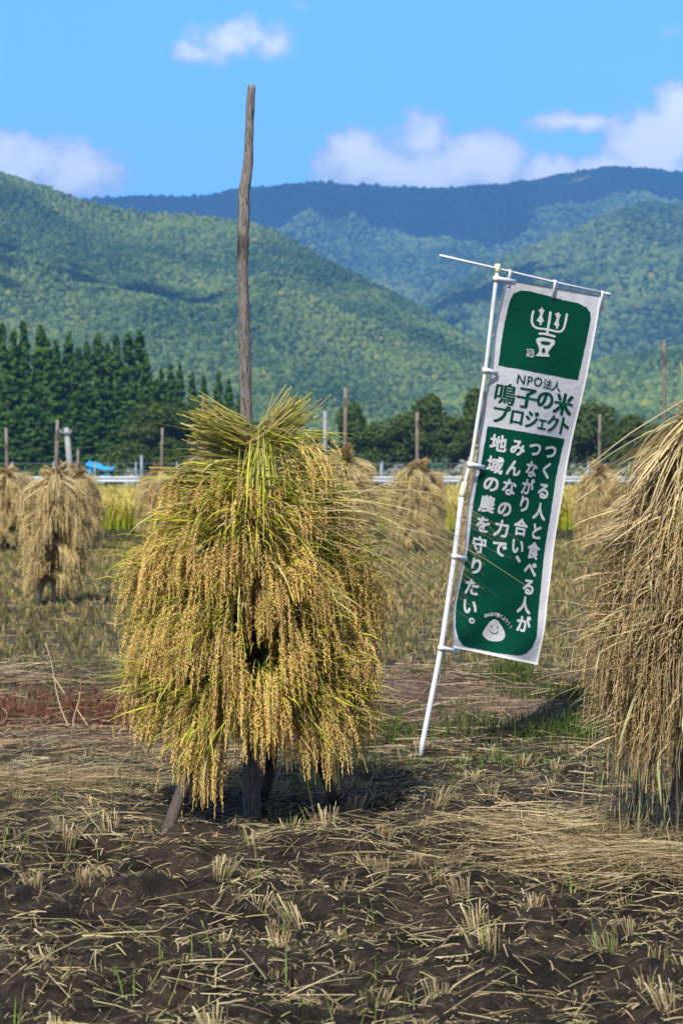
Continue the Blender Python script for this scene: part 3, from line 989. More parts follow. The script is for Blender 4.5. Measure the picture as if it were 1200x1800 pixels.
def make_sheaf(parent, g, tie, az, L, p0, p1, spread, pal, nst=46, nlf=26, butt=.16, bpitch=.25, baz=None, G=44, glen=.0085, gw=.0038, er=.011,
               wst=.0035, wlf=.008, S=11, ears=1.0, curl=0.0, green=0.0, rad=.028, butt_n=None, leafdrop=None, knee=.50, e0=.60, leafL=.82, mess=1.0, bspread=.11, tones=(.82, 1.12), kw=.28, plume=7):
    st = Mesh()
    tie = np.array(tie, float)
    tone = g.uniform(*tones)
    # stalks with the ears
    pa, aa = stalk_paths(g, nst, tie, az, spread, L, p0, p1, S, rad, knee=knee, side_curl=curl, mess=mess, kw=kw, plume=plume)
    u = np.linspace(0, 1, S)[None, :, None]
    a0 = np.array(pal['stem0']); a1 = np.array(pal['stem1'])
    c = (a0 * (1 - u) + a1 * u) * g.uniform(.7, 1.2, (nst, 1, 1)) * tone
    dm = (g.random((nst, 1, 1)) < pal['drymix'] * (1 - green))
    c = np.where(dm, np.array(pal['dry']) * g.uniform(.6, 1.1, (nst, 1, 1)), c)
    side = g.normal(size=(nst, 3)); side[:, 2] *= .25
    side = side / np.linalg.norm(side, axis=1)[:, None]
    wd = np.tile(np.linspace(1.3, .7, S)[None], (nst, 1)) * wst
    ribbons(st, pa, wd, side, c)
    # leaf blades
    if nlf:
        S2 = 9
        lp, la = stalk_paths(g, nlf, tie, az, spread * 1.4, L * leafL, p0 + .08, (p1 + .35) if leafdrop is None else leafdrop, S2, rad, 1.0)
        lp = lp + (lp[:, 4:5] - lp[:, :1]) * g.uniform(0, .35, (nlf, 1, 1))
        kk = g.uniform(.35, .9, (nlf, 1)); um = np.linspace(0, 1, S2)[None]
        lp = lp + (np.clip(um - kk, 0, 1) * (g.random((nlf, 1)) < .45))[..., None] * g.normal(0, .11, (nlf, 1, 3)) * np.array((1, 1, .6)) - (np.clip(um - kk, 0, 1) ** 1.2)[..., None] * np.array((0, 0, .10))
        u2 = np.linspace(0, 1, S2)[None, :, None]
        l0 = np.array(pal['leaf0']); l1 = np.array(pal['leaf1'])
        mix = g.random((nlf, 1, 1))
        lc = (l0 * (1 - mix) + l1 * mix) * g.uniform(.7, 1.2, (nlf, 1, 1)) * (1 + .15 * u2)
        dm = (g.random((nlf, 1, 1)) < pal['drymix'] * (1 - green))
        lc = np.where(dm, np.array(pal['dry']) * g.uniform(.6, 1.15, (nlf, 1, 1)) + 0 * u2, lc)
        lw = np.tile((np.sin(np.pi * np.linspace(.12, 1, S2)) ** .7)[None] + .05, (nlf, 1)) * wlf * g.uniform(.6, 1.2, (nlf, 1))
        sd = np.stack([-np.sin(la[:, 0]), np.cos(la[:, 0]), g.normal(0, .5, nlf)], -1)
        sd /= np.linalg.norm(sd, axis=1)[:, None]
        ribbons(st, lp, lw, sd, lc)
    # cut butts behind the tie
    if butt:
        nb = butt_n or nst
        ba = (az + math.pi) if baz is None else baz
        d0 = np.array((math.cos(ba) * math.cos(bpitch), math.sin(ba) * math.cos(bpitch), math.sin(bpitch)))
        dirs = d0[None] + g.normal(0, bspread, (nb, 3)); dirs /= np.linalg.norm(dirs, axis=1)[:, None]
        ln = butt * g.uniform(.75, 1.12, nb)
        o = tie[None] + g.normal(0, rad, (nb, 3))
        uu = np.array([0, .4, .75, 1.0])
        bp = o[:, None] + dirs[:, None] * (ln[:, None] * uu)[..., None] + (g.normal(0, .02, (nb, 1, 3)) * uu[None, :, None])
        bc = np.array(pal['butt']) * g.uniform(.55, 1.2, (nb, 1, 1)) * np.linspace(.85, 1.1, 4)[None, :, None]
        gm = g.random((nb, 1, 1)) < .35
        bc = np.where(gm, np.array(pal['stem0']) * g.uniform(.7, 1.1, (nb, 1, 1)) + 0 * bc, bc)
        sd = g.normal(size=(nb, 3)); sd = sd - (sd * dirs).sum(1, keepdims=True) * dirs
        sd /= np.linalg.norm(sd, axis=1)[:, None]
        ribbons(st, bp, np.full((nb, 4), wst * 1.7), sd, bc)
        ribbons(st, bp, np.full((nb, 4), wst * 1.5), np.cross(sd, dirs), bc)
    # straw tie
    o = st.build('sheaf', M_straw, parent)
    if ears > 0 and G:
        em = Mesh()
        ne = max(1, int(nst * ears))
        ec = np.array(pal['ear']) * g.uniform(.68, 1.18, (ne, 1)) * tone
        gr = g.random((ne, 1)) < .10
        ec = np.where(gr, ec * np.array((.92, 1.02, .7)), ec)
        add_grains(em, pa[:ne], g, G, glen, gw, er, e0, ec)
        tag(em.build('rice_grain', M_grain, o), kind='stuff')
    return o


def make_main_stack():
    base = np.array(((443 - 600) / F * 8.68, 8.68, 0.0))
    root = empty('rice_stack', base)
    tag(root, 'large fresh green-gold rice stack tied round a tall pole, nearest and centre', 'rice stack', 'rice sheaf stacks in the field')
    g = np.random.default_rng(4)
    sc = 8.68 / F
    line = [(444, 1470, 17.5), (443, 1425, 17.5), (443, 1300, 16), (441, 1150, 14.5), (437, 950, 13.5), (434, 760, 12.6), (432, 650, 12), (429, 560, 11.2), (428, 470, 10.8), (428, 400, 10.6),
            (429, 345, 10.8), (432, 318, 10.2), (436, 270, 9.2), (439, 210, 8.6), (443, 149, 8.0)]
    pts = np.array([((a - 443) * sc, .02 * math.sin(b * .01), (1425 - b) * sc) for a, b, r in line])
    rad = np.array([r * sc for a, b, r in line])
    u = np.linspace(0, 1, 90)
    k = np.linspace(0, 1, len(line))
    pts = np.stack([np.interp(u, k, pts[:, j]) for j in range(3)], -1); rad = np.interp(u, k, rad)
    rad = rad * .94 * (1 + .10 * (fbm(u * 26, 0 * u, 3, 2) - .5) * 2)
    pts = pts + np.stack([.010 * (fbm(u * 12, 0 * u + 3, 3, 6) - .5), .010 * (fbm(u * 12, 0 * u + 7, 3, 8) - .5), 0 * u], -1) * 1.1
    pm = Mesh()
    tube(pm, pts, rad, sides=14, rough=.10, seed=3)
    pm.build('pole', M_wood, root, smooth=True)

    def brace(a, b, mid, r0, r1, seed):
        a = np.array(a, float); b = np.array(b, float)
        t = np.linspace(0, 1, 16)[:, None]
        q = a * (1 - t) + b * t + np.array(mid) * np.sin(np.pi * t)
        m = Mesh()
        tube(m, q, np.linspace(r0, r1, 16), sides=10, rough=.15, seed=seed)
        m.build('brace', M_wood_dark, root, smooth=True)

    def foot(px, py):
        d = EYE * F / (py - HZ)
        return np.array(((px - 600) / F * d, d, gz((px - 600) / F * d, d))) - base
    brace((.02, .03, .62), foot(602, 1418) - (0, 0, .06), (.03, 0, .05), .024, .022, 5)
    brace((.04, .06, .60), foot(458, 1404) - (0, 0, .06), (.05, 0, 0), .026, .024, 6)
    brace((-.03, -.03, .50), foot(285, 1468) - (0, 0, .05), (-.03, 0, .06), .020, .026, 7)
    # a cross stick low on the pole that the first sheaves rest on
    tiers = [  # tie height, number, L, p0
        (.57, 10, .57, .10), (.75, 10, .60, .14), (.92, 10, .57, .17), (1.08, 10, .52, .18), (1.23, 9, .46, .14), (1.36, 8, .37, .04)]
    for ti, (z, nsh, L, p0) in enumerate(tiers):
        for k in range(nsh):
            az = 2 * math.pi * (k + .5 * (ti % 2) + g.uniform(-.12, .12)) / nsh - .2
            front = math.sin(az) < .25
            fr = abs(((az + math.pi / 2 - .50 + math.pi) % (2 * math.pi)) - math.pi)   # angle from the gap right of centre
            Lk = L * g.uniform(.86, 1.14)
            lush = g.random() < .28                               # a sheaf that shows more leaf than ear
            p0k = p0 + g.normal(0, .05)
            if ti == 2 and fr < .18:
                continue                                      # the dark gap
            right = math.cos(az) > .35 and ti >= 3
            r = .05 + .02 * g.random()
            tie = (math.cos(az) * r - math.sin(az) * g.uniform(-.04, .04), math.sin(az) * r + math.cos(az) * g.uniform(-.04, .04), z + g.uniform(-.075, .075))
            make_sheaf(root, g, tie, az, Lk, p0k, -1.47, .17, GREEN, nst=96 if front else 36, nlf=(95 if lush else 50) if front else 10,
                       butt=.14, G=155 if front else 40, green=.0 if right else .35, ears=.55 if lush else 1.0, er=.0130, glen=.0084, gw=.0031, plume=10, leafL=.84, wst=.0032, wlf=.0080, e0=.68, knee=.60, kw=.26, leafdrop=-1.05, tones=(.70, 1.14))
    # hanging clump at the lower left
    make_sheaf(root, g, (-.04, -.16, .52), math.radians(232), .52, -.40, -1.55, .20, GREEN, nst=90, nlf=30, butt=.1, G=130, green=.5, er=.0110, glen=.0078, gw=.0032)
    for a_, z_ in ((262, .60), (285, .57), (318, .60), (245, .62)):
        make_sheaf(root, g, (.08 * math.cos(math.radians(a_)), .10 * math.sin(math.radians(a_)), z_), math.radians(a_), .50, .0, -1.45, .20, GREEN, nst=80, nlf=34, butt=.1, G=140,
                   green=.3, er=.0125, glen=.0082, gw=.0031, plume=9, leafdrop=-1.1, e0=.64)
    make_sheaf(root, g, (.10, -.14, .66), math.radians(300), .46, -.2, -1.5, .25, GREEN, nst=44, nlf=20, butt=.1, G=50, green=.3, er=.0125)
    # second row of butts poking out at both sides, heads running behind and over
    make_sheaf(root, g, (-.07, -.06, 1.45), math.radians(20), .52, -.2, -1.45, .22, GREEN, nst=60, nlf=10, butt=.20, bpitch=.02, baz=math.radians(186), G=46, rad=.04, butt_n=130)
    make_sheaf(root, g, (-.04, -.12, 1.39), math.radians(-30), .52, -.25, -1.45, .22, GREEN, nst=50, nlf=8, butt=.22, bpitch=-.02, baz=math.radians(192), G=46, rad=.04, butt_n=110)
    make_sheaf(root, g, (.07, -.06, 1.45), math.radians(170), .50, -.12, -1.45, .30, GREEN, nst=60, nlf=18, butt=.20, bpitch=-.08, baz=math.radians(-6), G=46, rad=.04, butt_n=120)
    make_sheaf(root, g, (.11, -.08, 1.38), math.radians(200), .54, -.15, -1.45, .30, GREEN, nst=46, nlf=10, butt=.20, bpitch=-.16, baz=math.radians(-14), G=46, rad=.04, butt_n=100)
    # crown: the left sheaf runs over to the right, the right one drapes down the front
    make_sheaf(root, g, (-.03, -.08, 1.62), math.radians(-14), .52, .02, -1.35, .26, GREEN, nst=80, nlf=24, butt=.22, bpitch=.34, baz=math.radians(190), G=50, rad=.034, butt_n=140, green=.4)
    make_sheaf(root, g, (-.02, .05, 1.60), math.radians(35), .42, -.10, -1.4, .2, GREEN, nst=44, nlf=8, butt=.20, bpitch=.30, baz=math.radians(185), G=50, rad=.034, butt_n=90)
    make_sheaf(root, g, (.04, -.10, 1.60), math.radians(-90), .74, -.75, -1.60, .16, GREEN, nst=150, nlf=4, butt=.24, bpitch=.72, baz=math.radians(12), G=130, rad=.026, butt_n=150, green=.4, leafdrop=-1.5, mess=.6, knee=.3, e0=.42, er=.0110, glen=.0078, gw=.0032, wst=.0028)
    # loose dry stalks and wild grass blown out to the right
    n = 120
    pa, aa = stalk_paths(g, n, (.25, -.16, 1.30), math.radians(-16), .24, .74, -.16, -.60, 12, .07, .5, mess=1.6, plume=3)
    M = Mesh()
    u = np.linspace(0, 1, 12)[None, :, None]
    c = np.array((.50, .43, .22)) * g.uniform(.55, 1.15, (n, 1, 1)) + 0 * u
    dk = g.random((n, 1, 1)) < .2
    c = np.where(dk, c * (.4, .35, .35), c)
    sd = g.normal(size=(n, 3)); sd /= np.linalg.norm(sd, axis=1)[:, None]
    ribbons(M, pa, np.linspace(.0036, .0009, 12)[None].repeat(n, 0), sd, c)
    o = M.build('loose_grass', M_straw, root)
    em = Mesh()
    add_grains(em, pa[:46], g, 16, .007, .002, .008, .80, np.tile(np.array((.34, .25, .15)), (46, 1)))
    tag(o, kind='stuff')
    tag(em.build('seed_head', M_grain, o), kind='stuff')
    # odd leaf blades sticking out and dangling below
    n = 190
    M = Mesh()
    az = g.uniform(0, 2 * math.pi, n); zz = g.uniform(.35, 1.6, n)
    rr = np.interp(zz, [.3, .8, 1.2, 1.45, 1.65], [.46, .44, .38, .24, .08])
    S2 = 9
    u2 = np.linspace(0, 1, S2)
    ln = g.uniform(.16, .42, n)
    pit = g.uniform(-.9, .35, n)[:, None] - u2[None] * g.uniform(0, 1.2, n)[:, None]
    az2 = az[:, None] + g.normal(0, .5, n)[:, None] * u2
    st = np.stack([np.cos(az) * rr * .8, np.sin(az) * rr * .8, zz], -1)
    dp = np.stack([np.cos(az2) * np.cos(pit), np.sin(az2) * np.cos(pit), np.sin(pit)], -1) * (ln / S2)[:, None, None]
    pa = st[:, None] + np.cumsum(dp, 1)
    c = np.where(g.random((n, 1, 1)) < .6, np.array((.30, .34, .04)), np.array((.48, .42, .18))) * g.uniform(.7, 1.2, (n, 1, 1)) + 0 * u2[None, :, None]
    sd = g.normal(size=(n, 3)); sd /= np.linalg.norm(sd, axis=1)[:, None]
    ribbons(M, pa, (np.sin(np.pi * np.linspace(.15, 1, S2)) ** .7 + .04)[None].repeat(n, 0) * .0075, sd, c)
    for (x0, z0, x1, z1) in ((.18, .42, .27, .03), (.36, .36, .38, .12)):
        q = np.array([(x0 + (x1 - x0) * t, -.12 - .05 * t, z0 + (z1 - z0) * t) for t in np.linspace(0, 1, 8)])
        ribbons(M, q[None], np.full((1, 8), .007), np.array([[.9, .3, 0]]), np.tile(np.array((.42, .40, .10)), (1, 8, 1)))
    tag(M.build('stray_leaf', M_straw, root), kind='stuff')
    return root


make_main_stack()


def make_hay_stack():
    d = 7.84
    base = np.array(((1196 - 600) / F * d, d, 0.0)); base[2] = gz(base[0], d)
    root = empty('rice_stack', base)
    tag(root, 'dry straw-coloured rice stack with straggling stalks, cut off by right edge', 'rice stack', 'rice sheaf stacks in the field')
    g = np.random.default_rng(8)
    pm = Mesh()
    tube(pm, [(-.01, 0, -.15), (0, 0, .3), (.03, 0, 1.0), (.09, 0, 1.8), (.13, 0, 2.5), (.15, 0, 2.95)], [.036, .036, .032, .028, .025, .022], sides=12, rough=.1)
    pm.build('pole', M_wood, root, smooth=True)
    for fx, fy in ((-.18, .3), (.35, .25), (.3, -.3)):
        m = Mesh(); tube(m, [(.0, 0, .65), (fx * .6, fy * .6, .3), (fx, fy, -.06)], [.026, .027, .026], sides=9, rough=.12, seed=2)
        m.build('brace', M_wood, root, smooth=True)
    tiers = [(.62, 8, .42, -.10), (.78, 8, .46, .0), (.94, 8, .49, .02), (1.10, 8, .47, -.08), (1.26, 8, .44, -.25), (1.40, 7, .42, -.45), (1.54, 7, .41, -.65), (1.66, 6, .40, -.90)]
    for ti, (z, nsh, L, p0) in enumerate(tiers):
        for k in range(nsh):
            az = 2 * math.pi * (k + .5 * (ti % 2) + g.uniform(-.15, .15)) / nsh
            seen = math.cos(az) < .55 and math.sin(az) < .6
            tie = (.05 + .03 * z + math.cos(az) * .06, math.sin(az) * .06, z + g.uniform(-.04, .04))
            make_sheaf(root, g, tie, az, L * g.uniform(.92, 1.1), p0 + g.normal(0, .08), -1.5, .22, HAY, nst=130 if seen else 26, nlf=64 if seen else 10,
                       butt=.15, G=34, ears=.42 if seen else .15, glen=.0085, er=.011, wst=.0034, wlf=.0065, leafdrop=-1.25, knee=.55, kw=.3, leafL=.82, mess=1.2, e0=.60, bspread=.2, tones=(.5, 1.15))
    for az, z in ((185, 1.74), (260, 1.80), (150, 1.72)):
        make_sheaf(root, g, (.08, -.02, z), math.radians(az), .62, -.85, -1.4, .3, HAY, nst=50, nlf=40, butt=.16, bpitch=.55, G=20, ears=.2, butt_n=60, leafdrop=-1.2)
    # wisps trailing to the ground
    n = 110
    az = g.uniform(math.radians(120), math.radians(300), n)
    M = Mesh()
    S2 = 9; u2 = np.linspace(0, 1, S2)
    zz = g.uniform(.30, .62, n); rr = g.uniform(.05, .36, n)
    st = np.stack([np.cos(az) * rr, np.sin(az) * rr, zz], -1)
    ln = np.minimum(g.uniform(.15, .55, n), zz)
    dv = np.stack([np.cos(az) * .05 + g.normal(0, .12, n), g.normal(0, .2, n), -np.ones(n)], -1)
    pa = st[:, None] + dv[:, None] * (ln[:, None] * u2)[..., None] + g.normal(0, .035, (n, 1, 3)) * (u2 ** 2)[None, :, None]
    c = np.where(g.random((n, 1, 1)) < .4, np.array((.25, .28, .14)), np.array((.46, .38, .22))) * g.uniform(.6, 1.15, (n, 1, 1)) + 0 * u2[None, :, None]
    sd = g.normal(size=(n, 3)); sd /= np.linalg.norm(sd, axis=1)[:, None]
    ribbons(M, pa, np.full((n, S2), .0042), sd, c)
    # loose tangled blades over the surface
    n = 420
    az = g.uniform(math.radians(90), math.radians(320), n); zz = g.uniform(.45, 1.7, n)
    rr = np.interp(zz, [.4, .8, 1.2, 1.5, 1.75], [.36, .38, .34, .2, .06])
    ln = g.uniform(.08, .27, n)
    pit = g.uniform(-1.4, .1, n)[:, None] - u2[None] * g.uniform(0, 1.4, n)[:, None]
    az2 = az[:, None] + g.normal(0, .9, n)[:, None] + g.normal(0, .9, n)[:, None] * u2
    st = np.stack([.08 + np.cos(az) * rr * .95, np.sin(az) * rr * .95, zz], -1)
    dp = np.stack([np.cos(az2) * np.cos(pit), np.sin(az2) * np.cos(pit), np.sin(pit)], -1) * (ln / S2)[:, None, None]
    pa = st[:, None] + np.cumsum(dp, 1)
    c = np.where(g.random((n, 1, 1)) < .3, np.array((.36, .38, .18)), np.array((.50, .41, .25))) * g.uniform(.5, 1.2, (n, 1, 1)) + 0 * u2[None, :, None]
    sd = g.normal(size=(n, 3)); sd /= np.linalg.norm(sd, axis=1)[:, None]
    ribbons(M, pa, (np.sin(np.pi * np.linspace(.2, 1, S2)) ** .6 + .08)[None].repeat(n, 0) * g.uniform(.004, .011, (n, 1)), sd, c)
    tag(M.build('loose_straw', M_straw, root), kind='stuff')


make_hay_stack()


def make_far_stack(seed, gap):
    root = empty('rice_stack')
    g = np.random.default_rng(seed)
    pm = Mesh()
    lean = g.uniform(-.03, .03)
    tube(pm, [(0, 0, -.2), (0, 0, .6), (lean * .5, 0, 1.6), (lean, 0, 2.3), (lean * 1.6, 0, 2.9)], [.044, .040, .036, .031, .027], sides=10, rough=.1, seed=seed)
    pm.build('pole', M_wood_far, root, smooth=True)
    for fx, fy in ((-.24, -.18), (.22, -.08), (.05, .28)):
        m = Mesh(); tube(m, [(.0, 0, .72), (fx * .6, fy * .6, .36), (fx, fy, -.05)], [.03, .03, .028], sides=7)
        m.build('brace', M_wood_far, root, smooth=True)
    tiers = [(.44, 7, .46, -.05), (.64, 7, .52, .0), (.86, 7, .56, .05), (1.10, 7, .58, .02), (1.34, 7, .57, -.05), (1.58, 7, .55, -.15), (1.80, 6, .50, -.40)]
    for ti, (z, nsh, L, p0) in enumerate(tiers):
        for k in range(nsh):
            az = 2 * math.pi * (k + .5 * (ti % 2) + g.uniform(-.15, .15)) / nsh
            fr = abs(((az + math.pi / 2 + math.pi) % (2 * math.pi)) - math.pi)
            if gap and ti <= 3 and fr < .42:
                continue
            tie = (math.cos(az) * .07, math.sin(az) * .07, z + g.uniform(-.04, .04))
            make_sheaf(root, g, tie, az, L * g.uniform(.92, 1.08), p0 + g.normal(0, .1), -1.5, .22, TAN, nst=64, nlf=14, butt=.12, G=12,
                       glen=.022, gw=.012, er=.018, wst=.008, wlf=.012, S=8, ears=.9, rad=.035, e0=.5)
    for az, b, bp, z in ((-75, 60, .7, 2.02), (-20, 170, .35, 1.96), (200, 15, .45, 1.94), (100, 280, .4, 1.95)):
        make_sheaf(root, g, (math.cos(math.radians(az)) * .06, math.sin(math.radians(az)) * .06, z), math.radians(az), .62, -.4, -1.55, .2, TAN, nst=60, nlf=10,
                   butt=.24, bpitch=bp, baz=math.radians(b), G=8, glen=.022, gw=.010, er=.013, wst=.009, wlf=.014, S=8, ears=.6, butt_n=70)
    return root


protos = [make_far_stack(31, True), make_far_stack(32, False), make_far_stack(33, False)]
FAR = [  # px base, py base, pole top py, proto, turn, width factor, label
    (97, 1062, 738, 0, 0.0, .74, 'tan dried rice stack with dark split skirt, nearest at left'),
    (14, 968, 752, 1, .7, 1.0, 'tan dried rice stack half cut off by the left edge'),
    (137, 968, 790, 2, 2.2, .85, 'tan dried rice stack half hidden behind the split-skirt stack'),
    (283, 955, 752, 1, 3.1, .95, 'tan rice stack peeping out behind left shoulder of the main stack'),
    (357, 962, 695, 2, 1.0, .75, 'rice stack hidden behind the main stack, only its pole showing'),
    (606, 985, 682, 1, 4.4, 1.05, 'tan rice stack right behind the main stack with leaning thin pole'),
    (733, 972, 725, 2, 5.1, 1.0, 'tan rice stack standing alone between main stack and banner'),
    (850, 1010, 638, 0, 2.5, .7, 'narrow tan rice stack mostly hidden behind the banner cloth'),
    (1052, 974, 728, 1, 1.9, .85, 'tan rice stack between the banner and the right-edge stack'),
    (1166, 1010, 598, 2, 3.7, .75, 'rice stack behind the right-edge stack, its tall pole rising above')]
up = [False] * 3
for px, py, top, k, turn, wf, label in FAR:
    o = protos[k] if not up[k] else copy_tree(protos[k])
    up[k] = True
    d = EYE * F / (py - HZ)
    x = (px - 600) / F * d
    o.location = (x, d, gz(x, d))
    o.rotation_euler = (0, 0, turn)
    H = (py - top) / F * d
    zs = H / 2.9
    body = .92
    o.scale = (wf, wf, 1.0 * body if False else max(.8, min(1.05, zs)) * .88)
    for ch in o.children:
        if ch.name.startswith('pole'):
            ch.scale = (1, 1, zs / o.scale[2])
    tag(o, label, 'rice stack', 'rice sheaf stacks in the field')


# ------------------------------------------------------------------ banner on its telescopic pole
def make_banner():
    d0 = EYE * F / (1327 - HZ)
    yaw = math.tan(math.radians(36))
    bx = (737 - 600) / F * d0
    base = np.array((bx, d0, gz(bx, d0)))
    root = empty('nobori_banner', base)
    tag(root, 'tall green and white advertising banner with Japanese lettering on a leaning white pole', 'banner')
    PL = [(737, 1332), (775, 1140), (799, 975), (812, 862), (827, 815), (853, 650), (868, 520), (874, 470)]
    py_ = np.array([p[1] for p in PL][::-1], float); px_ = np.array([p[0] for p in PL][::-1], float)

    def polex(py):
        return float(np.interp(py, py_, px_))

    def on_pole(py):
        return P(polex(py), py, d0) - base

    def W(px, py, off=0.0):
        """a point in the cloth's plane, which swings away from the pole to the right"""
        a = (px - 600) / F
        xp = (polex(min(py, 1332)) - 600) / F * d0
        d = (d0 - yaw * xp) / (1 - a * yaw)
        return P(px, py, d) - base

    M_pole = plain('banner_pole', (0.64, 0.67, 0.73), 0.35, 8, 0.05)
    M_rust = plain('banner_pole_worn', (0.56, 0.59, 0.60), 0.4, 10, 0.06, dirt=(0.42, 0.26, 0.10))
    M_cream = plain('cream_plastic', (0.66, 0.62, 0.45), 0.4, 8, 0.08)
    m = Mesh()
    ys = np.linspace(1345, 862, 12)
    tube(m, [on_pole(y) if y < 1332 else on_pole(1332) - (0, 0, (y - 1332) / 340) for y in ys], np.full(12, .0138), sides=14)
    m.build('lower_pole', M_pole, root, smooth=True)
    m = Mesh()
    tube(m, [on_pole(y) for y in np.linspace(875, 474, 12)], np.full(12, .0104), sides=14)
    m.build('upper_pole', M_rust, root, smooth=True)
    m = Mesh()
    tube(m, [on_pole(y) for y in (873, 870, 850, 847)], [.0150, .0168, .0160, .0115], sides=14)
    m.build('pole_joint', M_cream, root, smooth=True)
    m = Mesh()
    tube(m, [on_pole(y) for y in (479, 477, 466, 464)], [.012, .0160, .0160, .012], sides=14)
    m.build('pole_cap', M_cream, root, smooth=True)
    # crossbar
    nrm = W(1056, 520) - W(886, 490); nrm = np.cross(nrm, W(788, 1136) - W(886, 490)); nrm /= np.linalg.norm(nrm)
    if nrm[1] > 0:
        nrm = -nrm                                  # towards the camera
    m = Mesh()
    tube(m, [W(773, 449), W(874, 472.5), W(973, 496), W(1071, 517.5)], [.0062, .0066, .0066, .0066], sides=10)
    m.build('crossbar', M_pole, root, smooth=True)
    m = Mesh()
    tube(m, [W(1057, 514.5), W(1071, 517.6), W(1072, 517.9)], [.0075, .0085, .005], sides=10)
    m.build('crossbar_tip', M_pole, root, smooth=True)

    TL, TR, BR, BL = (886, 490), (1055, 520), (946, 1169), (787, 1136)

    def uv2px(u, v):
        a = np.array(TL) * (1 - u) + np.array(TR) * u
        b = np.array(BL) * (1 - u) + np.array(BR) * u
        return a * (1 - v) + b * v

    def px2uv(px, py):
        u = v = .5
        for _ in range(12):
            p = uv2px(u, v); e = np.array((px, py)) - p
            du = (uv2px(u + 1e-4, v) - p) / 1e-4; dv = (uv2px(u, v + 1e-4) - p) / 1e-4
            s = np.linalg.solve(np.stack([du, dv], 1), e)
            u += s[0]; v += s[1]
        return u, v
    c00, c10, c11, c01 = [W(*q) for q in (TL, TR, BR, BL)]

    def surf(u, v, off=0.0):
        u = np.asarray(u, float)[..., None]; v = np.asarray(v, float)[..., None]
        p = (c00 * (1 - u) + c10 * u) * (1 - v) + (c01 * (1 - u) + c11 * u) * v
        # belly of the cloth: pinned at the pole loops and the top bar, loose at the lower right
        bel = .030 * np.sin(v * 5.2 + u * 2.2) * u * np.clip(v * 3, 0, 1) + .012 * np.sin(u * 7 - v * 3) * np.clip(v * 2, 0, 1)
        bel = bel + .018 * (v ** 3) * np.sin(u * 4 + 1) + .006 * np.sin(v * 21 + u * 9) * v
        bel = bel + .010 * np.cos(v * 2 * math.pi * 4.0) * (1 - u) ** 4
        # creases fanning from the loops and across the lower part
        cr = np.sin(34 * (v * .55 + u * .28) + 3 * np.sin(v * 7)) * .0042 * np.clip((v - .62) * 4, 0, 1)
        cr = cr + np.sin(40 * (u - v * .5)) * .0020 * np.exp(-((v / .16) ** 2)) * u
        return p + nrm * (bel + cr + off)
    nu, nv = 40, 130
    U, V = np.meshgrid(np.linspace(0, 1, nu), np.linspace(0, 1, nv))
    fr = surf(U, V, .0006).reshape(-1, 3); bk = surf(U, V, -.0006).reshape(-1, 3)
    i = np.arange(nv - 1)[:, None] * nu + np.arange(nu - 1)[None]
    Q = np.stack([i, i + 1, i + nu + 1, i + nu], -1).reshape(-1, 4)
    n = nu * nv
    rim = np.concatenate([np.arange(nu), nu * np.arange(1, nv) + nu - 1, (nv - 1) * nu + np.arange(nu - 2, -1, -1), nu * np.arange(nv - 2, 0, -1)])
    rq = np.stack([rim, np.roll(rim, -1), np.roll(rim, -1) + n, rim + n], -1)
    m = Mesh().add(np.concatenate([fr, bk]), Q=np.concatenate([Q, Q[:, ::-1] + n, rq]))

    def cloth_mat(name, c, rough):
        mt, t, p, out = mat_new(name)
        wv = noise(t, 420, 2, .5)
        big = noise(t, 5, 6, .75)
        fine = noise(t, 22, 6, .7)
        cc = ramp(t, big, [(.3, tuple(x * .97 for x in c)), (.7, tuple(min(1, x * 1.03) for x in c))])
        t.links.new(cc, p.inputs['Base Color'])
        p.inputs['Roughness'].default_value = rough
        p.inputs['Specular IOR Level'].default_value = .08
        h = MATH(t, 'ADD', MATH(t, 'MULTIPLY', fine, 1.0), MATH(t, 'MULTIPLY', wv, .12))
        bump(t, p, h, .4, .012)
        tr = N(t, 'ShaderNodeBsdfTranslucent')
        t.links.new(cc, tr.inputs[0])
        mx = N(t, 'ShaderNodeMixShader'); mx.inputs[0].default_value = .12
        t.links.new(p.outputs[0], mx.inputs[1]); t.links.new(tr.outputs[0], mx.inputs[2])
        t.links.new(mx.outputs[0], out.inputs[0])
        return mt
    M_white = cloth_mat('banner_white', (.66, .67, .72), .8)
    M_green = cloth_mat('banner_green', (.0012, .074, .043), .9)
    cloth = m.build('cloth', M_white, root, smooth=True)

    def lay(polys, name, mat, parent, off):
        """flat shapes in cloth (u, v), cut finely and laid on the cloth's surface"""
        bm = bmesh.new()
        for kk, (pts, dz) in enumerate(polys):
            vs = [bm.verts.new((a, b, dz)) for a, b in pts]
            for tri in tessellate_polygon([[Vector((a * .26, b, 0)) for a, b in pts]]):
                try:
                    bm.faces.new([vs[k] for k in tri])
                except ValueError:
                    pass
        return finish(bm, name, mat, parent, off)

    def finish(bm, name, mat, parent, off):
        for kk in range(1, 20):
            g_ = bm.verts[:] + bm.edges[:] + bm.faces[:]
            bmesh.ops.bisect_plane(bm, geom=g_, plane_co=(kk / 20, 0, 0), plane_no=(1, 0, 0))
        for kk in range(1, 80):
            g_ = bm.verts[:] + bm.edges[:] + bm.faces[:]
            bmesh.ops.bisect_plane(bm, geom=g_, plane_co=(0, kk / 80, 0), plane_no=(0, 1, 0))
        bmesh.ops.triangulate(bm, faces=bm.faces[:])
        co = np.array([v.co[:] for v in bm.verts])
        q = surf(co[:, 0], co[:, 1], 0.0) + nrm * (off + co[:, 2])[:, None]
        bm.verts.ensure_lookup_table()
        T = []
        for f in bm.faces:
            a, b, c = [v.index for v in f.verts]
            if np.dot(np.cross(q[b] - q[a], q[c] - q[a]), nrm) < 0:
                b, c = c, b
            T.append((a, b, c))
        bm.free()
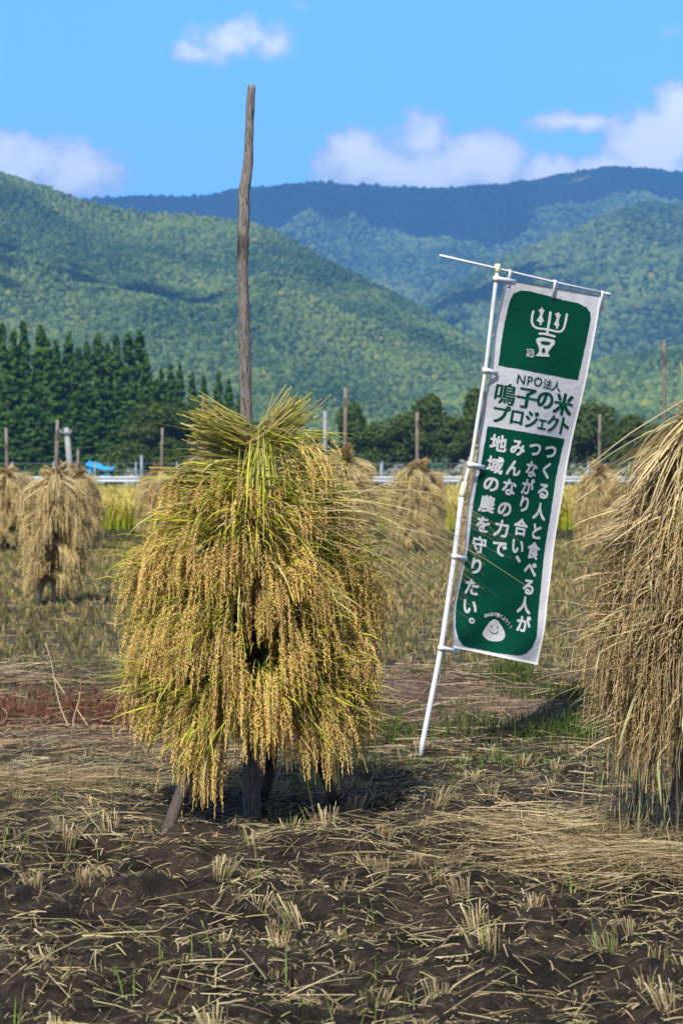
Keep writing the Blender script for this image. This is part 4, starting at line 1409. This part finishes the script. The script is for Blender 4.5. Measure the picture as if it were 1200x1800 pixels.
        return Mesh().add(q, T=T).build(name, mat, parent, smooth=True)

    def smooth_poly(pts, k=6):
        pts = np.array(pts, float); n_ = len(pts); out = []
        for i_ in range(n_):
            p0, p1, p2, p3 = pts[i_ - 1], pts[i_], pts[(i_ + 1) % n_], pts[(i_ + 2) % n_]
            for t in np.arange(k) / k:
                out.append(.5 * (2 * p1 + (p2 - p0) * t + (2 * p0 - 5 * p1 + 4 * p2 - p3) * t * t + (3 * p1 - p0 - 3 * p2 + p3) * t ** 3))
        return out

    g = np.random.default_rng(12)

    def ragged(pts, amp=.55, step=2.2):
        out = []
        n_ = len(pts)
        for i_ in range(n_):
            a = np.array(pts[i_], float); b = np.array(pts[(i_ + 1) % n_], float)
            k = max(1, int(np.linalg.norm(b - a) / step))
            for t in np.arange(k) / k:
                out.append(a + (b - a) * t + g.normal(0, amp, 2) * .5)
        return out

    def uvs(pts):
        return [px2uv(*p) for p in pts]
    up_ = [(873, 642), (1014.6, 668.6), (1026, 610), (1036, 562), (1035.5, 550), (1029, 541), (1015, 533), (990, 527.5), (950, 517), (925, 511), (912, 510.5), (901, 515), (894.5, 526), (884, 583)]
    lo_ = [(857.5, 749), (998, 772.5), (985, 840), (965, 960), (946, 1085), (941, 1120), (934, 1137), (923, 1147), (908, 1151), (870, 1147), (830, 1139), (812, 1134), (800, 1122), (796, 1106), (799, 1085), (808, 1035), (822, 960), (839.5, 845)]
    lay([(uvs(ragged(up_)), 0)], 'green_panel', M_green, cloth, .0018)
    lay([(uvs(ragged(lo_)), 0)], 'green_panel', M_green, cloth, .0018)

    # lettering
    def glyph(ch, bold):
        cu = bpy.data.curves.new('glyph', 'FONT')
        cu.body = ch
        cu.offset = bold
        cu.resolution_u = 3
        ob = bpy.data.objects.new('glyph', cu)
        COL.objects.link(ob)
        dg = bpy.context.evaluated_depsgraph_get()
        me = bpy.data.meshes.new_from_object(ob.evaluated_get(dg))
        V_ = np.array([v.co[:2] for v in me.vertices]); F_ = [list(p.vertices) for p in me.polygons]
        bpy.data.objects.remove(ob); bpy.data.curves.remove(cu); bpy.data.meshes.remove(me)
        return V_, F_

    def text(items, name, mat, off, parent=cloth, serif=False):
        """items: char, px, py, width px, height px, bold, turn"""
        bm = bmesh.new()
        for ch, px, py, wpx, hpx, bold, turn in items:
            V_, F_ = glyph(ch, 0)
            full = ord(ch) > 0x2000
            c = np.array((.5, .38)) if full else (V_.max(0) + V_.min(0)) / 2
            q = V_ - c
            if not full:
                q = q / max(1e-6, V_[:, 1].max() - V_[:, 1].min()) * .8
            ca, sa = math.cos(turn), math.sin(turn)
            q = np.stack([q[:, 0] * ca - q[:, 1] * sa, q[:, 0] * sa + q[:, 1] * ca], 1)
            u0, v0 = px2uv(px, py)
            mv = [(0, 0)]
            if bold:
                ky = bold * (.25 if serif else 1)
                mv += [(bold, ky), (-bold, ky), (bold, -ky), (-bold, -ky), (bold, 0), (-bold, 0)]
                if not serif:
                    mv += [(0, ky), (0, -ky)]
            for kz, (ox, oy) in enumerate(mv):
                vs = [bm.verts.new((u0 + (a + ox) * wpx / 170, v0 - (b + oy) * hpx / 655, kz * .00005)) for a, b in q]
                for f in F_:
                    try:
                        bm.faces.new([vs[k] for k in f])
                    except ValueError:
                        pass
        return finish(bm, name, mat, parent, off)

    def col(s, a, b, wpx, hpx, bold):
        k = max(1, len(s) - 1)
        return [(c, a[0] + (b[0] - a[0]) * i_ / k, a[1] + (b[1] - a[1]) * i_ / k, wpx, hpx, bold, 0) for i_, c in enumerate(s)]
    BW = .030
    it = []
    for s, pos in (("つくる人と食べる人が", [(971, 794), (965.5, 828), (960, 864), (952, 900), (946, 935), (940, 969), (934.5, 1001), (930, 1032), (921, 1064), (918, 1097)]),
                   ("つながり合い", [(938, 789), (932, 825), (926, 856), (921, 886), (914, 927), (907.5, 960)]),
                   ("みんなの力で", [(905, 786), (897.5, 822), (890.5, 856), (884.5, 894), (880, 929), (875.5, 963.5)]),
                   ("地域の農を守りたい", [(873.5, 779), (867, 817), (861, 850), (855, 886), (849, 922), (841.5, 958), (836, 995), (829, 1032), (825, 1066)])):
        for c, (x, y) in zip(s, pos):
            it.append((c, x, y, 27.5, 31, BW, 0))
    it.append(('、', 920, 975, 34, 34, BW, 0))
    it.append(('。', 836.5, 1084, 30, 30, .02, 0))
    text(it, 'lettering', M_white, .0036)
    it = []
    for c, x, y, wq, hq, b in (('鳴', 884, 692, 37, 40, .022), ('子', 921, 698.5, 38, 40, .042), ('の', 955.5, 702, 36, 38, .040), ('米', 990.5, 711, 37, 41, .042)):
        it.append((c, x, y, wq, hq, b, 0))
    for c, x, y, wq, hq in (('プ', 877, 728, 29, 35), ('ロ', 904, 732, 27, 33), ('ジ', 930, 737, 27, 35), ('ェ', 951, 742, 23, 32), ('ク', 972, 745, 27, 35), ('ト', 994, 749, 29, 36)):
        it.append((c, x, y, wq, hq, .040, 0))
    for c, x, y, wq, hq in (('N', 910, 666.5, 18, 19.5), ('P', 925.5, 669, 18, 19.5), ('O', 940.5, 671, 18, 19.5), ('法', 958.8, 675.5, 19, 19), ('人', 976, 679, 19, 19)):
        it.append((c, x, y, wq, hq, .018, 0))
    text(it, 'lettering', M_green, .0022, serif=True)
    # curved line over the rice ball
    it = []
    for k, c in enumerate("みんなで育てよう!!"):
        t = k / 9
        ang = math.radians(115 - 92 * t)
        x = 866.5 + 29 * math.cos(ang) * (1 + .12 * t) + 2 * t - 3; y = 1111.5 - 33 * math.sin(ang) + 3 * t
        it.append((c, x, y, 7.2, 7.6, .028, -math.radians(92 * (t - .5)) * .75))
    text(it, 'lettering', M_white, .0036)

    # emblem and rice ball
    def stroke(pts, wd, k=5):
        pts = np.array(pts, float)
        tt = np.linspace(0, len(pts) - 1, (len(pts) - 1) * k + 1)
        q = []
        for t in tt:
            i_ = min(int(t), len(pts) - 2); f = t - i_
            p0 = pts[max(i_ - 1, 0)]; p1 = pts[i_]; p2 = pts[i_ + 1]; p3 = pts[min(i_ + 2, len(pts) - 1)]
            q.append(.5 * (2 * p1 + (p2 - p0) * f + (2 * p0 - 5 * p1 + 4 * p2 - p3) * f * f + (3 * p1 - p0 - 3 * p2 + p3) * f ** 3))
        q = np.array(q); tg = np.gradient(q, axis=0); tg /= np.linalg.norm(tg, axis=1)[:, None]
        nn = np.stack([-tg[:, 1], tg[:, 0]], 1)
        h = wd / 2
        a = list(q + nn * h); b = list((q - nn * h)[::-1])
        cap1 = [q[-1] + h * (math.cos(s_) * nn[-1] + math.sin(s_) * tg[-1]) for s_ in np.linspace(.5, math.pi - .5, 5)]
        cap0 = [q[0] + h * (-math.cos(s_) * nn[0] - math.sin(s_) * tg[0]) for s_ in np.linspace(.5, math.pi - .5, 5)]
        return a + cap1 + b + cap0

    def z8(pts):
        return [(880 + p[0] / 7.5, 520 + p[1] / 7.5) for p in pts]

    def z6(pts):
        return [(840 + p[0] / 10, 1040 + p[1] / 10) for p in pts]
    e = []
    e.append(z8(stroke([(405, 203), (390, 270), (386, 340), (408, 395), (460, 425), (540, 436), (610, 445), (690, 465), (755, 470), (800, 432), (825, 350), (846, 243)], 28)))
    e.append(z8(stroke([(628, 218), (612, 330), (592, 430), (580, 500)], 32)))
    def slim(pts, cx, f=.78):
        return [(cx + (p[0] - cx) * f, p[1]) for p in pts]
    e.append(z8(slim(smooth_poly([(515, 140), (530, 170), (566, 190), (542, 225), (523, 265), (535, 300), (550, 335), (520, 345), (500, 385), (480, 385), (474, 345), (425, 325), (465, 280), (488, 240), (480, 210), (455, 190), (495, 170)], 1), 505)))
    e.append(z8(slim(smooth_poly([(738, 210), (755, 238), (786, 252), (752, 285), (741, 320), (740, 360), (752, 390), (730, 405), (714, 438), (692, 430), (688, 395), (652, 380), (685, 330), (703, 280), (672, 228), (710, 226)], 1), 722)))
    e.append(z8(stroke([(478, 496), (540, 500), (600, 512), (676, 534)], 30)))
    e.append(z8(smooth_poly([(440, 562), (500, 545), (600, 562), (672, 582), (677, 628), (645, 668), (604, 720), (586, 755), (606, 785), (596, 801), (500, 797), (430, 790), (426, 775), (455, 752), (465, 710), (455, 655), (434, 605)], 4)))
    pol = [(uvs(p), .00035 * k) for k, p in enumerate(e)]
    # worn seal beside the emblem: broken little strokes
    for k, s_ in enumerate([[(305, 705), (330, 703)], [(345, 700), (395, 712)], [(312, 722), (322, 745)], [(340, 720), (350, 748)], [(372, 722), (398, 742)], [(300, 760), (345, 758)], [(322, 765), (318, 800)],
                            [(295, 790), (310, 775)], [(335, 778), (348, 800)], [(365, 762), (372, 795)], [(385, 765), (398, 770)], [(360, 808), (395, 790)], [(365, 738), (380, 750)]]):
        pol.append((uvs(z8(stroke(s_, 10, 2))), .0022 + .0001 * k))
    ball = z6(smooth_poly([(262, 485), (320, 505), (375, 570), (425, 660), (447, 740), (430, 810), (365, 860), (250, 871), (150, 842), (78, 775), (70, 710), (120, 620), (195, 520)], 5))
    lay(pol, 'emblem', M_white, cloth, .0030)
    lay([(uvs(ball), 0)], 'rice_ball_mark', M_white, cloth, .0032)
    hol = [z8(smooth_poly([(488, 598), (555, 598), (614, 612), (602, 640), (545, 642), (500, 628)], 4)), z8(smooth_poly([(522, 684), (545, 700), (542, 738), (512, 748), (498, 735), (502, 705)], 4)),
           z6(smooth_poly([(216, 590), (228, 608), (216, 628), (206, 610)], 4)), z6(smooth_poly([(322, 606), (334, 625), (322, 645), (311, 626)], 4)),
           z6(stroke([(192, 674), (212, 712), (262, 732), (305, 722), (328, 694)], 12))]
    lay([(uvs(p), 0) for p in hol[:2]], 'emblem_detail', M_green, cloth, .0062)
    lay([(uvs(p), 0) for p in hol[2:]], 'smile', M_green, cloth, .0050)

    # loops round the pole and round the bar
    def strap(kind, a, b, half):
        """flat band from round the pole/bar to the cloth"""
        a = np.array(a); b = np.array(b)
        ax = b - a; L_ = np.linalg.norm(ax); ax = ax / L_
        side = np.cross(ax, nrm)
        side /= np.linalg.norm(side)
        m_ = Mesh()
        r = .0165 if kind == 'pole' else .0085
        th = np.linspace(math.pi * .5, math.pi * 1.5, 9)
        prof_ = [b + nrm * .0045] + [a + nrm * r * math.sin(t) + ax * r * math.cos(t) for t in th] + [b - nrm * .002]
        prof_ = np.array(prof_)
        V_ = np.concatenate([prof_ + side * half, prof_ - side * half])
        k_ = len(prof_)
        Q_ = [(i_, i_ + 1, i_ + 1 + k_, i_ + k_) for i_ in range(k_ - 1)]
        m_.add(V_, Q=Q_)
        o_ = m_.build('loop', M_loop, cloth)
        sol = o_.modifiers.new('thickness', 'SOLIDIFY'); sol.thickness = .0012
        return o_
    M_loop = plain('loop_tape', (.70, .72, .78), .7, 60, .04)
    for y, x2, y2 in ((490, 904, 496), (651, 873, 657), (817, 850, 822), (978, 819, 983), (1139, 806, 1146)):
        a = on_pole(y)
        b = W(x2, y2)
        strap('pole', a, b + nrm * .002, .0125)
    for x in (895, 974, 1057):
        yb = 449 + (x - 773) * (517.5 - 449) / (1071 - 773)
        a = W(x, yb); b = W(x - 3.5, yb + 29 if x < 1000 else yb + 32)
        strap('bar', a, b + nrm * .002, .0125)


make_banner()

# ------------------------------------------------------------------ cut stubble, straw litter, weeds
STR = [(.46, .37, .20), (.52, .44, .26), (.38, .29, .16), (.30, .22, .12), (.36, .35, .14)]


def tuft_mesh(M, g, org, n, hgt, wdt, rad, green=.15, S2=4, shade=1.0):
    """cut stalks standing in a tuft; org (k,3) tuft centres"""
    k = len(org)
    a = g.uniform(0, 2 * math.pi, (k, n)); q = np.sqrt(g.random((k, n))) * rad
    st = org[:, None] + np.stack([np.cos(a) * q, np.sin(a) * q, np.full((k, n), -.02)], -1)
    h = hgt * g.uniform(.5, 1.15, (k, n)) * g.uniform(.7, 1.25, (k, 1))
    spl = g.normal(0, .16, (k, n, 2)) + np.stack([np.cos(a), np.sin(a)], -1) * .20 + g.normal(0, .2, (k, 1, 2))
    u = np.linspace(0, 1, S2)
    isg = g.random((k, n)) < green
    h = np.where(isg, h * 1.35, h)
    pth = st[:, :, None] + np.concatenate([spl[:, :, None] * (h[..., None] * u)[..., None] * (1 + .3 * u)[None, None, :, None], (h[..., None] * u + .02 * u)[..., None]], -1)
    pal = np.array(STR[:4])
    c = pal[g.integers(0, 4, (k, n))] * g.uniform(.6, 1.1, (k, n, 1))
    c = np.where(isg[..., None], np.array((.13, .24, .03)) * g.uniform(.7, 1.3, (k, n, 1)), c)
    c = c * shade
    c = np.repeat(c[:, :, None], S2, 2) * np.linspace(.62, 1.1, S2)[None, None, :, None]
    sd = np.stack([np.cos(a + g.normal(0, .8, (k, n)) + 1.2), np.sin(a + 1.2), 0 * a], -1)
    wd = np.where(isg[..., None], np.linspace(1, .15, S2), np.linspace(1, .85, S2)) * wdt * g.uniform(.7, 1.3, (k, n, 1))
    ribbons(M, pth.reshape(k * n, S2, 3), wd.reshape(k * n, S2), sd.reshape(-1, 3), c.reshape(k * n, S2, 3))


def build_stubble():
    g = np.random.default_rng(77)
    # planting rows run across the view, a little askew
    pts = []
    for r in np.arange(4.7, 38.8, .27):
        if 10.4 < r < 13.7:
            continue
        hw = .5 + .215 * r
        x = np.arange(-hw, hw, .185)
        pts.append(np.stack([x + g.normal(0, .03, len(x)), r + .05 * x + g.normal(0, .035, len(x))], 1))
    pts = np.concatenate(pts)
    near = pts[:, 1] < 10.5
    keep = np.where(near, g.random(len(pts)) < np.where(pts[:, 1] < 7.3, .36, .50), g.random(len(pts)) < .93)
    pts = pts[keep]
    inview = np.abs(pts[:, 0] / pts[:, 1]) < .19
    order = np.argsort(pts[:, 1] + np.where(inview, 0, 100))
    first = order[:300]
    variants = []
    for k in range(9):
        M = Mesh()
        tuft_mesh(M, g, np.zeros((1, 3)), int(g.integers(20, 40)), g.uniform(.045, .085), .0042, .034, green=(.03, .1, .22)[k % 3], S2=4)
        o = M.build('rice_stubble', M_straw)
        variants.append(o)
    uv = [False] * 9
    for idx in first:
        x, d = pts[idx]
        k = int(g.integers(0, 9))
        o = variants[k] if not uv[k] else variants[k].copy()
        if uv[k]:
            COL.objects.link(o)
        uv[k] = True
        o.location = (x, d, gz(x, d) - .005)
        o.rotation_euler = (0, 0, g.uniform(0, 6.28))
        s = g.uniform(.75, 1.25)
        o.scale = (s, s, s * g.uniform(.7, 1.15))
        tag(o, 'short cut stubble tuft of pale rice stalks rooted in the near field soil', 'stubble', 'cut rice stubble tufts in the near field')
    for k in range(9):
        if not uv[k]:
            bpy.data.objects.remove(variants[k])
    rest = np.setdiff1d(np.arange(len(pts)), first)
    q = pts[rest]
    q = q[q[:, 1] > 10]
    org = np.stack([q[:, 0], q[:, 1], ground_z(q[:, 0], q[:, 1])], -1)
    M = Mesh()
    a = org[org[:, 1] < 20]; b = org[org[:, 1] >= 20]
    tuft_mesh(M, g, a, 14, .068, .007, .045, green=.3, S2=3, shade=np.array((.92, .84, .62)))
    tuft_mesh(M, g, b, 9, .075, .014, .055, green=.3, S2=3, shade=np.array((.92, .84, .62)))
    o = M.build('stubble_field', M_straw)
    tag(o, 'rows of cut rice stubble covering the far half of the harvested field', 'stubble', kind='stuff')


build_stubble()


def litter(M, g, x, d, lmin, lmax, wd, lift=.02, pal=STR, dark=.25, S2=6, curl=.35):
    n = len(x)
    L_ = g.uniform(lmin, lmax, n) * g.lognormal(0, .25, n)
    a = g.uniform(0, 2 * math.pi, n)
    a = np.where(g.random(n) < .5, g.normal(0, .5, n), a)
    u = np.linspace(-.5, .5, S2)
    bend = g.normal(0, curl, n)
    kink = (g.random(n) < .14) * g.normal(0, 1.0, n)
    aa = a[:, None] + bend[:, None] * u + kink[:, None] * (u > .1)
    st = L_[:, None] / (S2 - 1)
    X = x[:, None] + np.cumsum(np.cos(aa) * st, 1) - .5 * np.cos(a)[:, None] * L_[:, None]
    D = d[:, None] + np.cumsum(np.sin(aa) * st, 1) - .5 * np.sin(a)[:, None] * L_[:, None]
    tilt = g.normal(0, .09, n)
    gzv = ground_z(X, D)
    tt = np.linspace(0, 1, S2)[None]
    line = gzv[:, :1] * (1 - tt) + gzv[:, -1:] * tt
    Z = line + .75 * np.maximum(0, (gzv - line).max(1, keepdims=True)) + .004 + np.abs(lift * g.normal(0, 1, n))[:, None] + np.maximum(0, tilt[:, None] * L_[:, None] * (u + .5))
    Z = Z + .003 * np.sin(np.pi * (u + .5)) * np.abs(g.normal(0, 1, n))[:, None]
    c = np.array(pal)[g.integers(0, len(pal), n)] * g.uniform(.55, 1.12, (n, 1))
    dk = g.random(n) < dark
    c[dk] *= .45
    sd = np.stack([-np.sin(a), np.cos(a), g.normal(0, .7, n)], -1); sd /= np.linalg.norm(sd, axis=1)[:, None]
    ww = (wd * g.lognormal(0, .35, n))[:, None] * np.linspace(1, .6, S2)[None]
    ribbons(M, np.stack([X, D, Z], -1), ww, sd, np.repeat(c[:, None], S2, 1))


def build_litter():
    g = np.random.default_rng(123)
    M = Mesh()
    n = 80000
    d = 4.7 + 6.2 * g.random(n)
    x = g.uniform(-1, 1, n) * (.35 + .21 * d)
    th = thatch(x, d)
    clump = fbm(x * 3, d * 3, 3, 201)
    keep = g.random(n) < np.clip(th * (.25 + 1.3 * clump) * .42, 0, 1) * (d / 9)
    litter(M, g, x[keep], d[keep], .025, .13, .0026, .010, curl=.28)
    n = 30000
    d = g.uniform(4.8, 10.2, n); x = g.uniform(-1, 1, n) * (.3 + .19 * d)
    kp = g.random(n) < .15 + 1.2 * (fbm(x * 4, d * 4, 3, 221) - .25)
    litter(M, g, x[kp], d[kp], .012, .05, .0034, .008, dark=.35, S2=4, curl=.2)
    # long pale straws lying on top
    n = 260
    d = g.uniform(4.9, 10.4, n); x = g.uniform(-1, 1, n) * (.3 + .19 * d)
    litter(M, g, x, d, .10, .32, .0034, .010, pal=STR[:2] + [STR[4]], dark=.1, S2=9, curl=.35)
    # heaps of loose straw
    for (px, dd, sx, sd_, hh, n, sp) in ((1130, 7.75, .36, .24, .09, 3600, .9), (1010, 8.3, .30, .25, .05, 500, .9), (70, 9.4, .36, .20, .05, 1500, .8), (260, 9.9, .5, .3, .04, 300, .8), (700, 8.2, .6, .35, .02, 250, .8), (1230, 7.3, .3, .2, .06, 900, .8)):
        x = (px - 600) / F * dd + g.normal(0, sx, n); d = dd + g.normal(0, sd_, n)
        litter(M, g, x, d, .08, .36, .0028, hh * .5, pal=STR[:4], dark=.32, S2=8, curl=.6)
    # broken straw over the far stubble
    n = 8000
    d = 13.8 + 24 * g.random(n) ** 1.3; x = g.uniform(-1, 1, n) * (.4 + .2 * d)
    litter(M, g, x, d, .06, .22, .008, .015, pal=[(.36, .28, .16), (.40, .32, .19), (.28, .21, .13)], dark=.4, S2=4)
    # dead grass on the bank
    n = 9000
    d = g.uniform(10.3, 13.5, n); x = g.uniform(-1, 1, n) * (.4 + .2 * d)
    kp = g.random(n) < .25 + .9 * fbm(x * 1.6, d * 1.6, 3, 212)
    litter(M, g, x[kp], d[kp], .05, .30, .0045, .03, pal=[(.34, .22, .12), (.42, .31, .19), (.28, .19, .12), (.5, .42, .28)], dark=.3, S2=6)
    o = M.build('straw_litter', M_straw)
    tag(o, 'loose pale straw scattered and heaped over the dark soil', 'straw', kind='stuff')


build_litter()


def blades(M, g, x, d, hmin, hmax, wd, c0, c1, spread=.5, S2=5):
    n = len(x)
    h = g.uniform(hmin, hmax, n)
    a = g.uniform(0, 2 * math.pi, n)
    u = np.linspace(0, 1, S2)
    ben = np.abs(g.normal(.35, spread, n))
    X = x[:, None] + np.cos(a)[:, None] * ben[:, None] * h[:, None] * u ** 1.8
    D = d[:, None] + np.sin(a)[:, None] * ben[:, None] * h[:, None] * u ** 1.8
    Z = ground_z(x, d)[:, None] - .01 + h[:, None] * (u - .25 * u ** 3 * np.minimum(ben, 1)[:, None])
    c = mixc(c0, c1, g.random(n)) * g.uniform(.7, 1.25, (n, 1))
    sd = np.stack([-np.sin(a), np.cos(a), 0 * a], -1)
    ribbons(M, np.stack([X, D, Z], -1), np.repeat((wd * np.array([.8, 1, .85, .55, .1]))[None], n, 0) * g.uniform(.6, 1.3, (n, 1)), sd, np.repeat(c[:, None], S2, 1))


def build_weeds():
    g = np.random.default_rng(321)
    M = Mesh()
    # green grass along the bank: clumps where the photo shows them
    for px, py, sx, sd_, n, h in ((905, 1225, .10, .15, 450, .18), (850, 1280, .16, .2, 500, .14), (1010, 1290, .18, .2, 800, .18), (900, 1330, .25, .2, 450, .08), (700, 1290, .14, .2, 500, .13), (1080, 1260, .15, .2, 600, .2),
                                  (960, 1245, .2, .15, 500, .12), (650, 1190, .3, .1, 500, .12), (800, 1190, .35, .1, 700, .12), (1000, 1200, .3, .1, 500, .12), (60, 1260, .35, .2, 500, .12), (180, 1200, .3, .15, 500, .13), (40, 1190, .3, .1, 400, .13), (600, 1340, .3, .25, 300, .1),
                                  (330, 1230, .4, .2, 500, .12), (480, 1370, .25, .15, 200, .10)):
        dd = EYE * F / (py - HZ) * .985
        x = (px - 600) / F * dd + g.normal(0, sx, n); d = dd + g.normal(0, sd_, n)
        blades(M, g, x, d, h * .35, h, .0055, (.03, .065, .012), (.10, .14, .025))
    # thin green cover and regrowth
    n = 5200
    d = g.uniform(10.6, 14.2, n); x = g.uniform(-1, 1, n) * (.4 + .2 * d)
    k = fbm(x * 1.4, d * 1.4, 3, 331) > .5
    blades(M, g, x[k], d[k], .03, .10, .006, (.07, .11, .02), (.17, .20, .05))
    n = 900
    d = g.uniform(4.8, 10.4, n); x = g.uniform(-1, 1, n) * (.3 + .2 * d)
    k = fbm(x * 2.2, d * 2.2, 3, 341) > .52
    blades(M, g, x[k], d[k], .04, .15, .0042, (.08, .17, .02), (.22, .30, .06), .35)
    # far stubble regrowth and the second bank
    n = 9000
    d = 13.8 + 25 * g.random(n) ** 1.2; x = g.uniform(-1, 1, n) * (.4 + .2 * d)
    k = fbm(x * .8, d * .8, 3, 351) > .42
    blades(M, g, x[k], d[k], .05, .13, .014, (.09, .11, .028), (.20, .19, .07))
    n = 9000
    d = g.uniform(39.2, 45, n); x = g.uniform(-1, 1, n) * (.4 + .2 * d)
    blades(M, g, x, d, .05, .14, .03, (.03, .05, .012), (.11, .10, .03))
    o = M.build('grass', M_leaf)
    tag(o, 'green weeds and grass on the earth bank and between the stubble', 'grass', kind='stuff')
    # reddish creeping weed on the left of the bank
    M = Mesh()
    n = 4600
    x0 = (90 - 600) / F * 11.6
    x = x0 + g.normal(0, .60, n); d = 11.75 + g.normal(0, .24, n)
    k = (x < -1.0) & (fbm(x * 3, d * 3, 3, 361) > .33)
    blades(M, g, x[k], d[k], .03, .13, .0055, (.14, .042, .032), (.27, .11, .075), .9)
    n = 500
    x = x0 + 2.6 + g.normal(0, .8, n); d = 11.4 + g.normal(0, .3, n)
    blades(M, g, x, d, .02, .08, .005, (.16, .06, .04), (.26, .13, .08), .9)
    o = M.build('red_weed', M_leaf)
    tag(o, 'low reddish creeping weed along the left of the earth bank', 'weed', kind='stuff')
    # tall dry stems beside the left bank
    for k, (p0, p1, lab) in enumerate((((132, 1288), (74, 1130), 'tall thin pale dry stem leaning left on the left bank'), ((136, 1290), (134, 1216), 'short upright pale dry stem beside the taller leaning one'))):
        dd = 11.2
        a = P(p0[0], p0[1], dd); a[2] = gz(a[0], dd) - .02
        b = P(p1[0], p1[1], dd)
        t = np.linspace(0, 1, 12)[:, None]
        q = a * (1 - t) + b * t + np.array((-.02, 0, .0)) * np.sin(t * 5)
        m = Mesh()
        tube(m, q, np.linspace(.0055, .0022, 12), col=(.55, .45, .30), sides=6)
        m2 = q[7]
        m.add(np.zeros((0, 3)))
        ribbons(m, np.stack([m2 + np.array((.02, 0, -.03)) * s_ for s_ in range(4)])[None], np.full((1, 4), .008), np.array([[1, 0, .3]]), np.tile(np.array((.5, .4, .25)), (1, 4, 1)))
        o = m.build('dry_stem', M_straw, origin=a)
        tag(o, lab, 'dry stem')


build_weeds()

# ------------------------------------------------------------------ air
def build_haze():
    z0, z1 = -7.0, 760.0
    m = Mesh()
    box(m, (0, 2900, (z0 + z1) / 2), (9000, 6600, z1 - z0))
    mt = bpy.data.materials.new('air')
    mt.use_nodes = True
    t = mt.node_tree
    t.nodes.clear()
    out = N(t, 'ShaderNodeOutputMaterial')
    v = N(t, 'ShaderNodeVolumePrincipled')
    v.inputs['Color'].default_value = (0.15, 0.44, 1.0, 1)
    v.inputs['Density'].default_value = 0.00025
    v.inputs['Anisotropy'].default_value = 0.0
    t.links.new(v.outputs[0], out.inputs['Volume'])
    o = m.build('haze', mt)
    tag(o, kind='stuff', label='thin blue air between the field and the mountains', cat='haze')


build_haze()
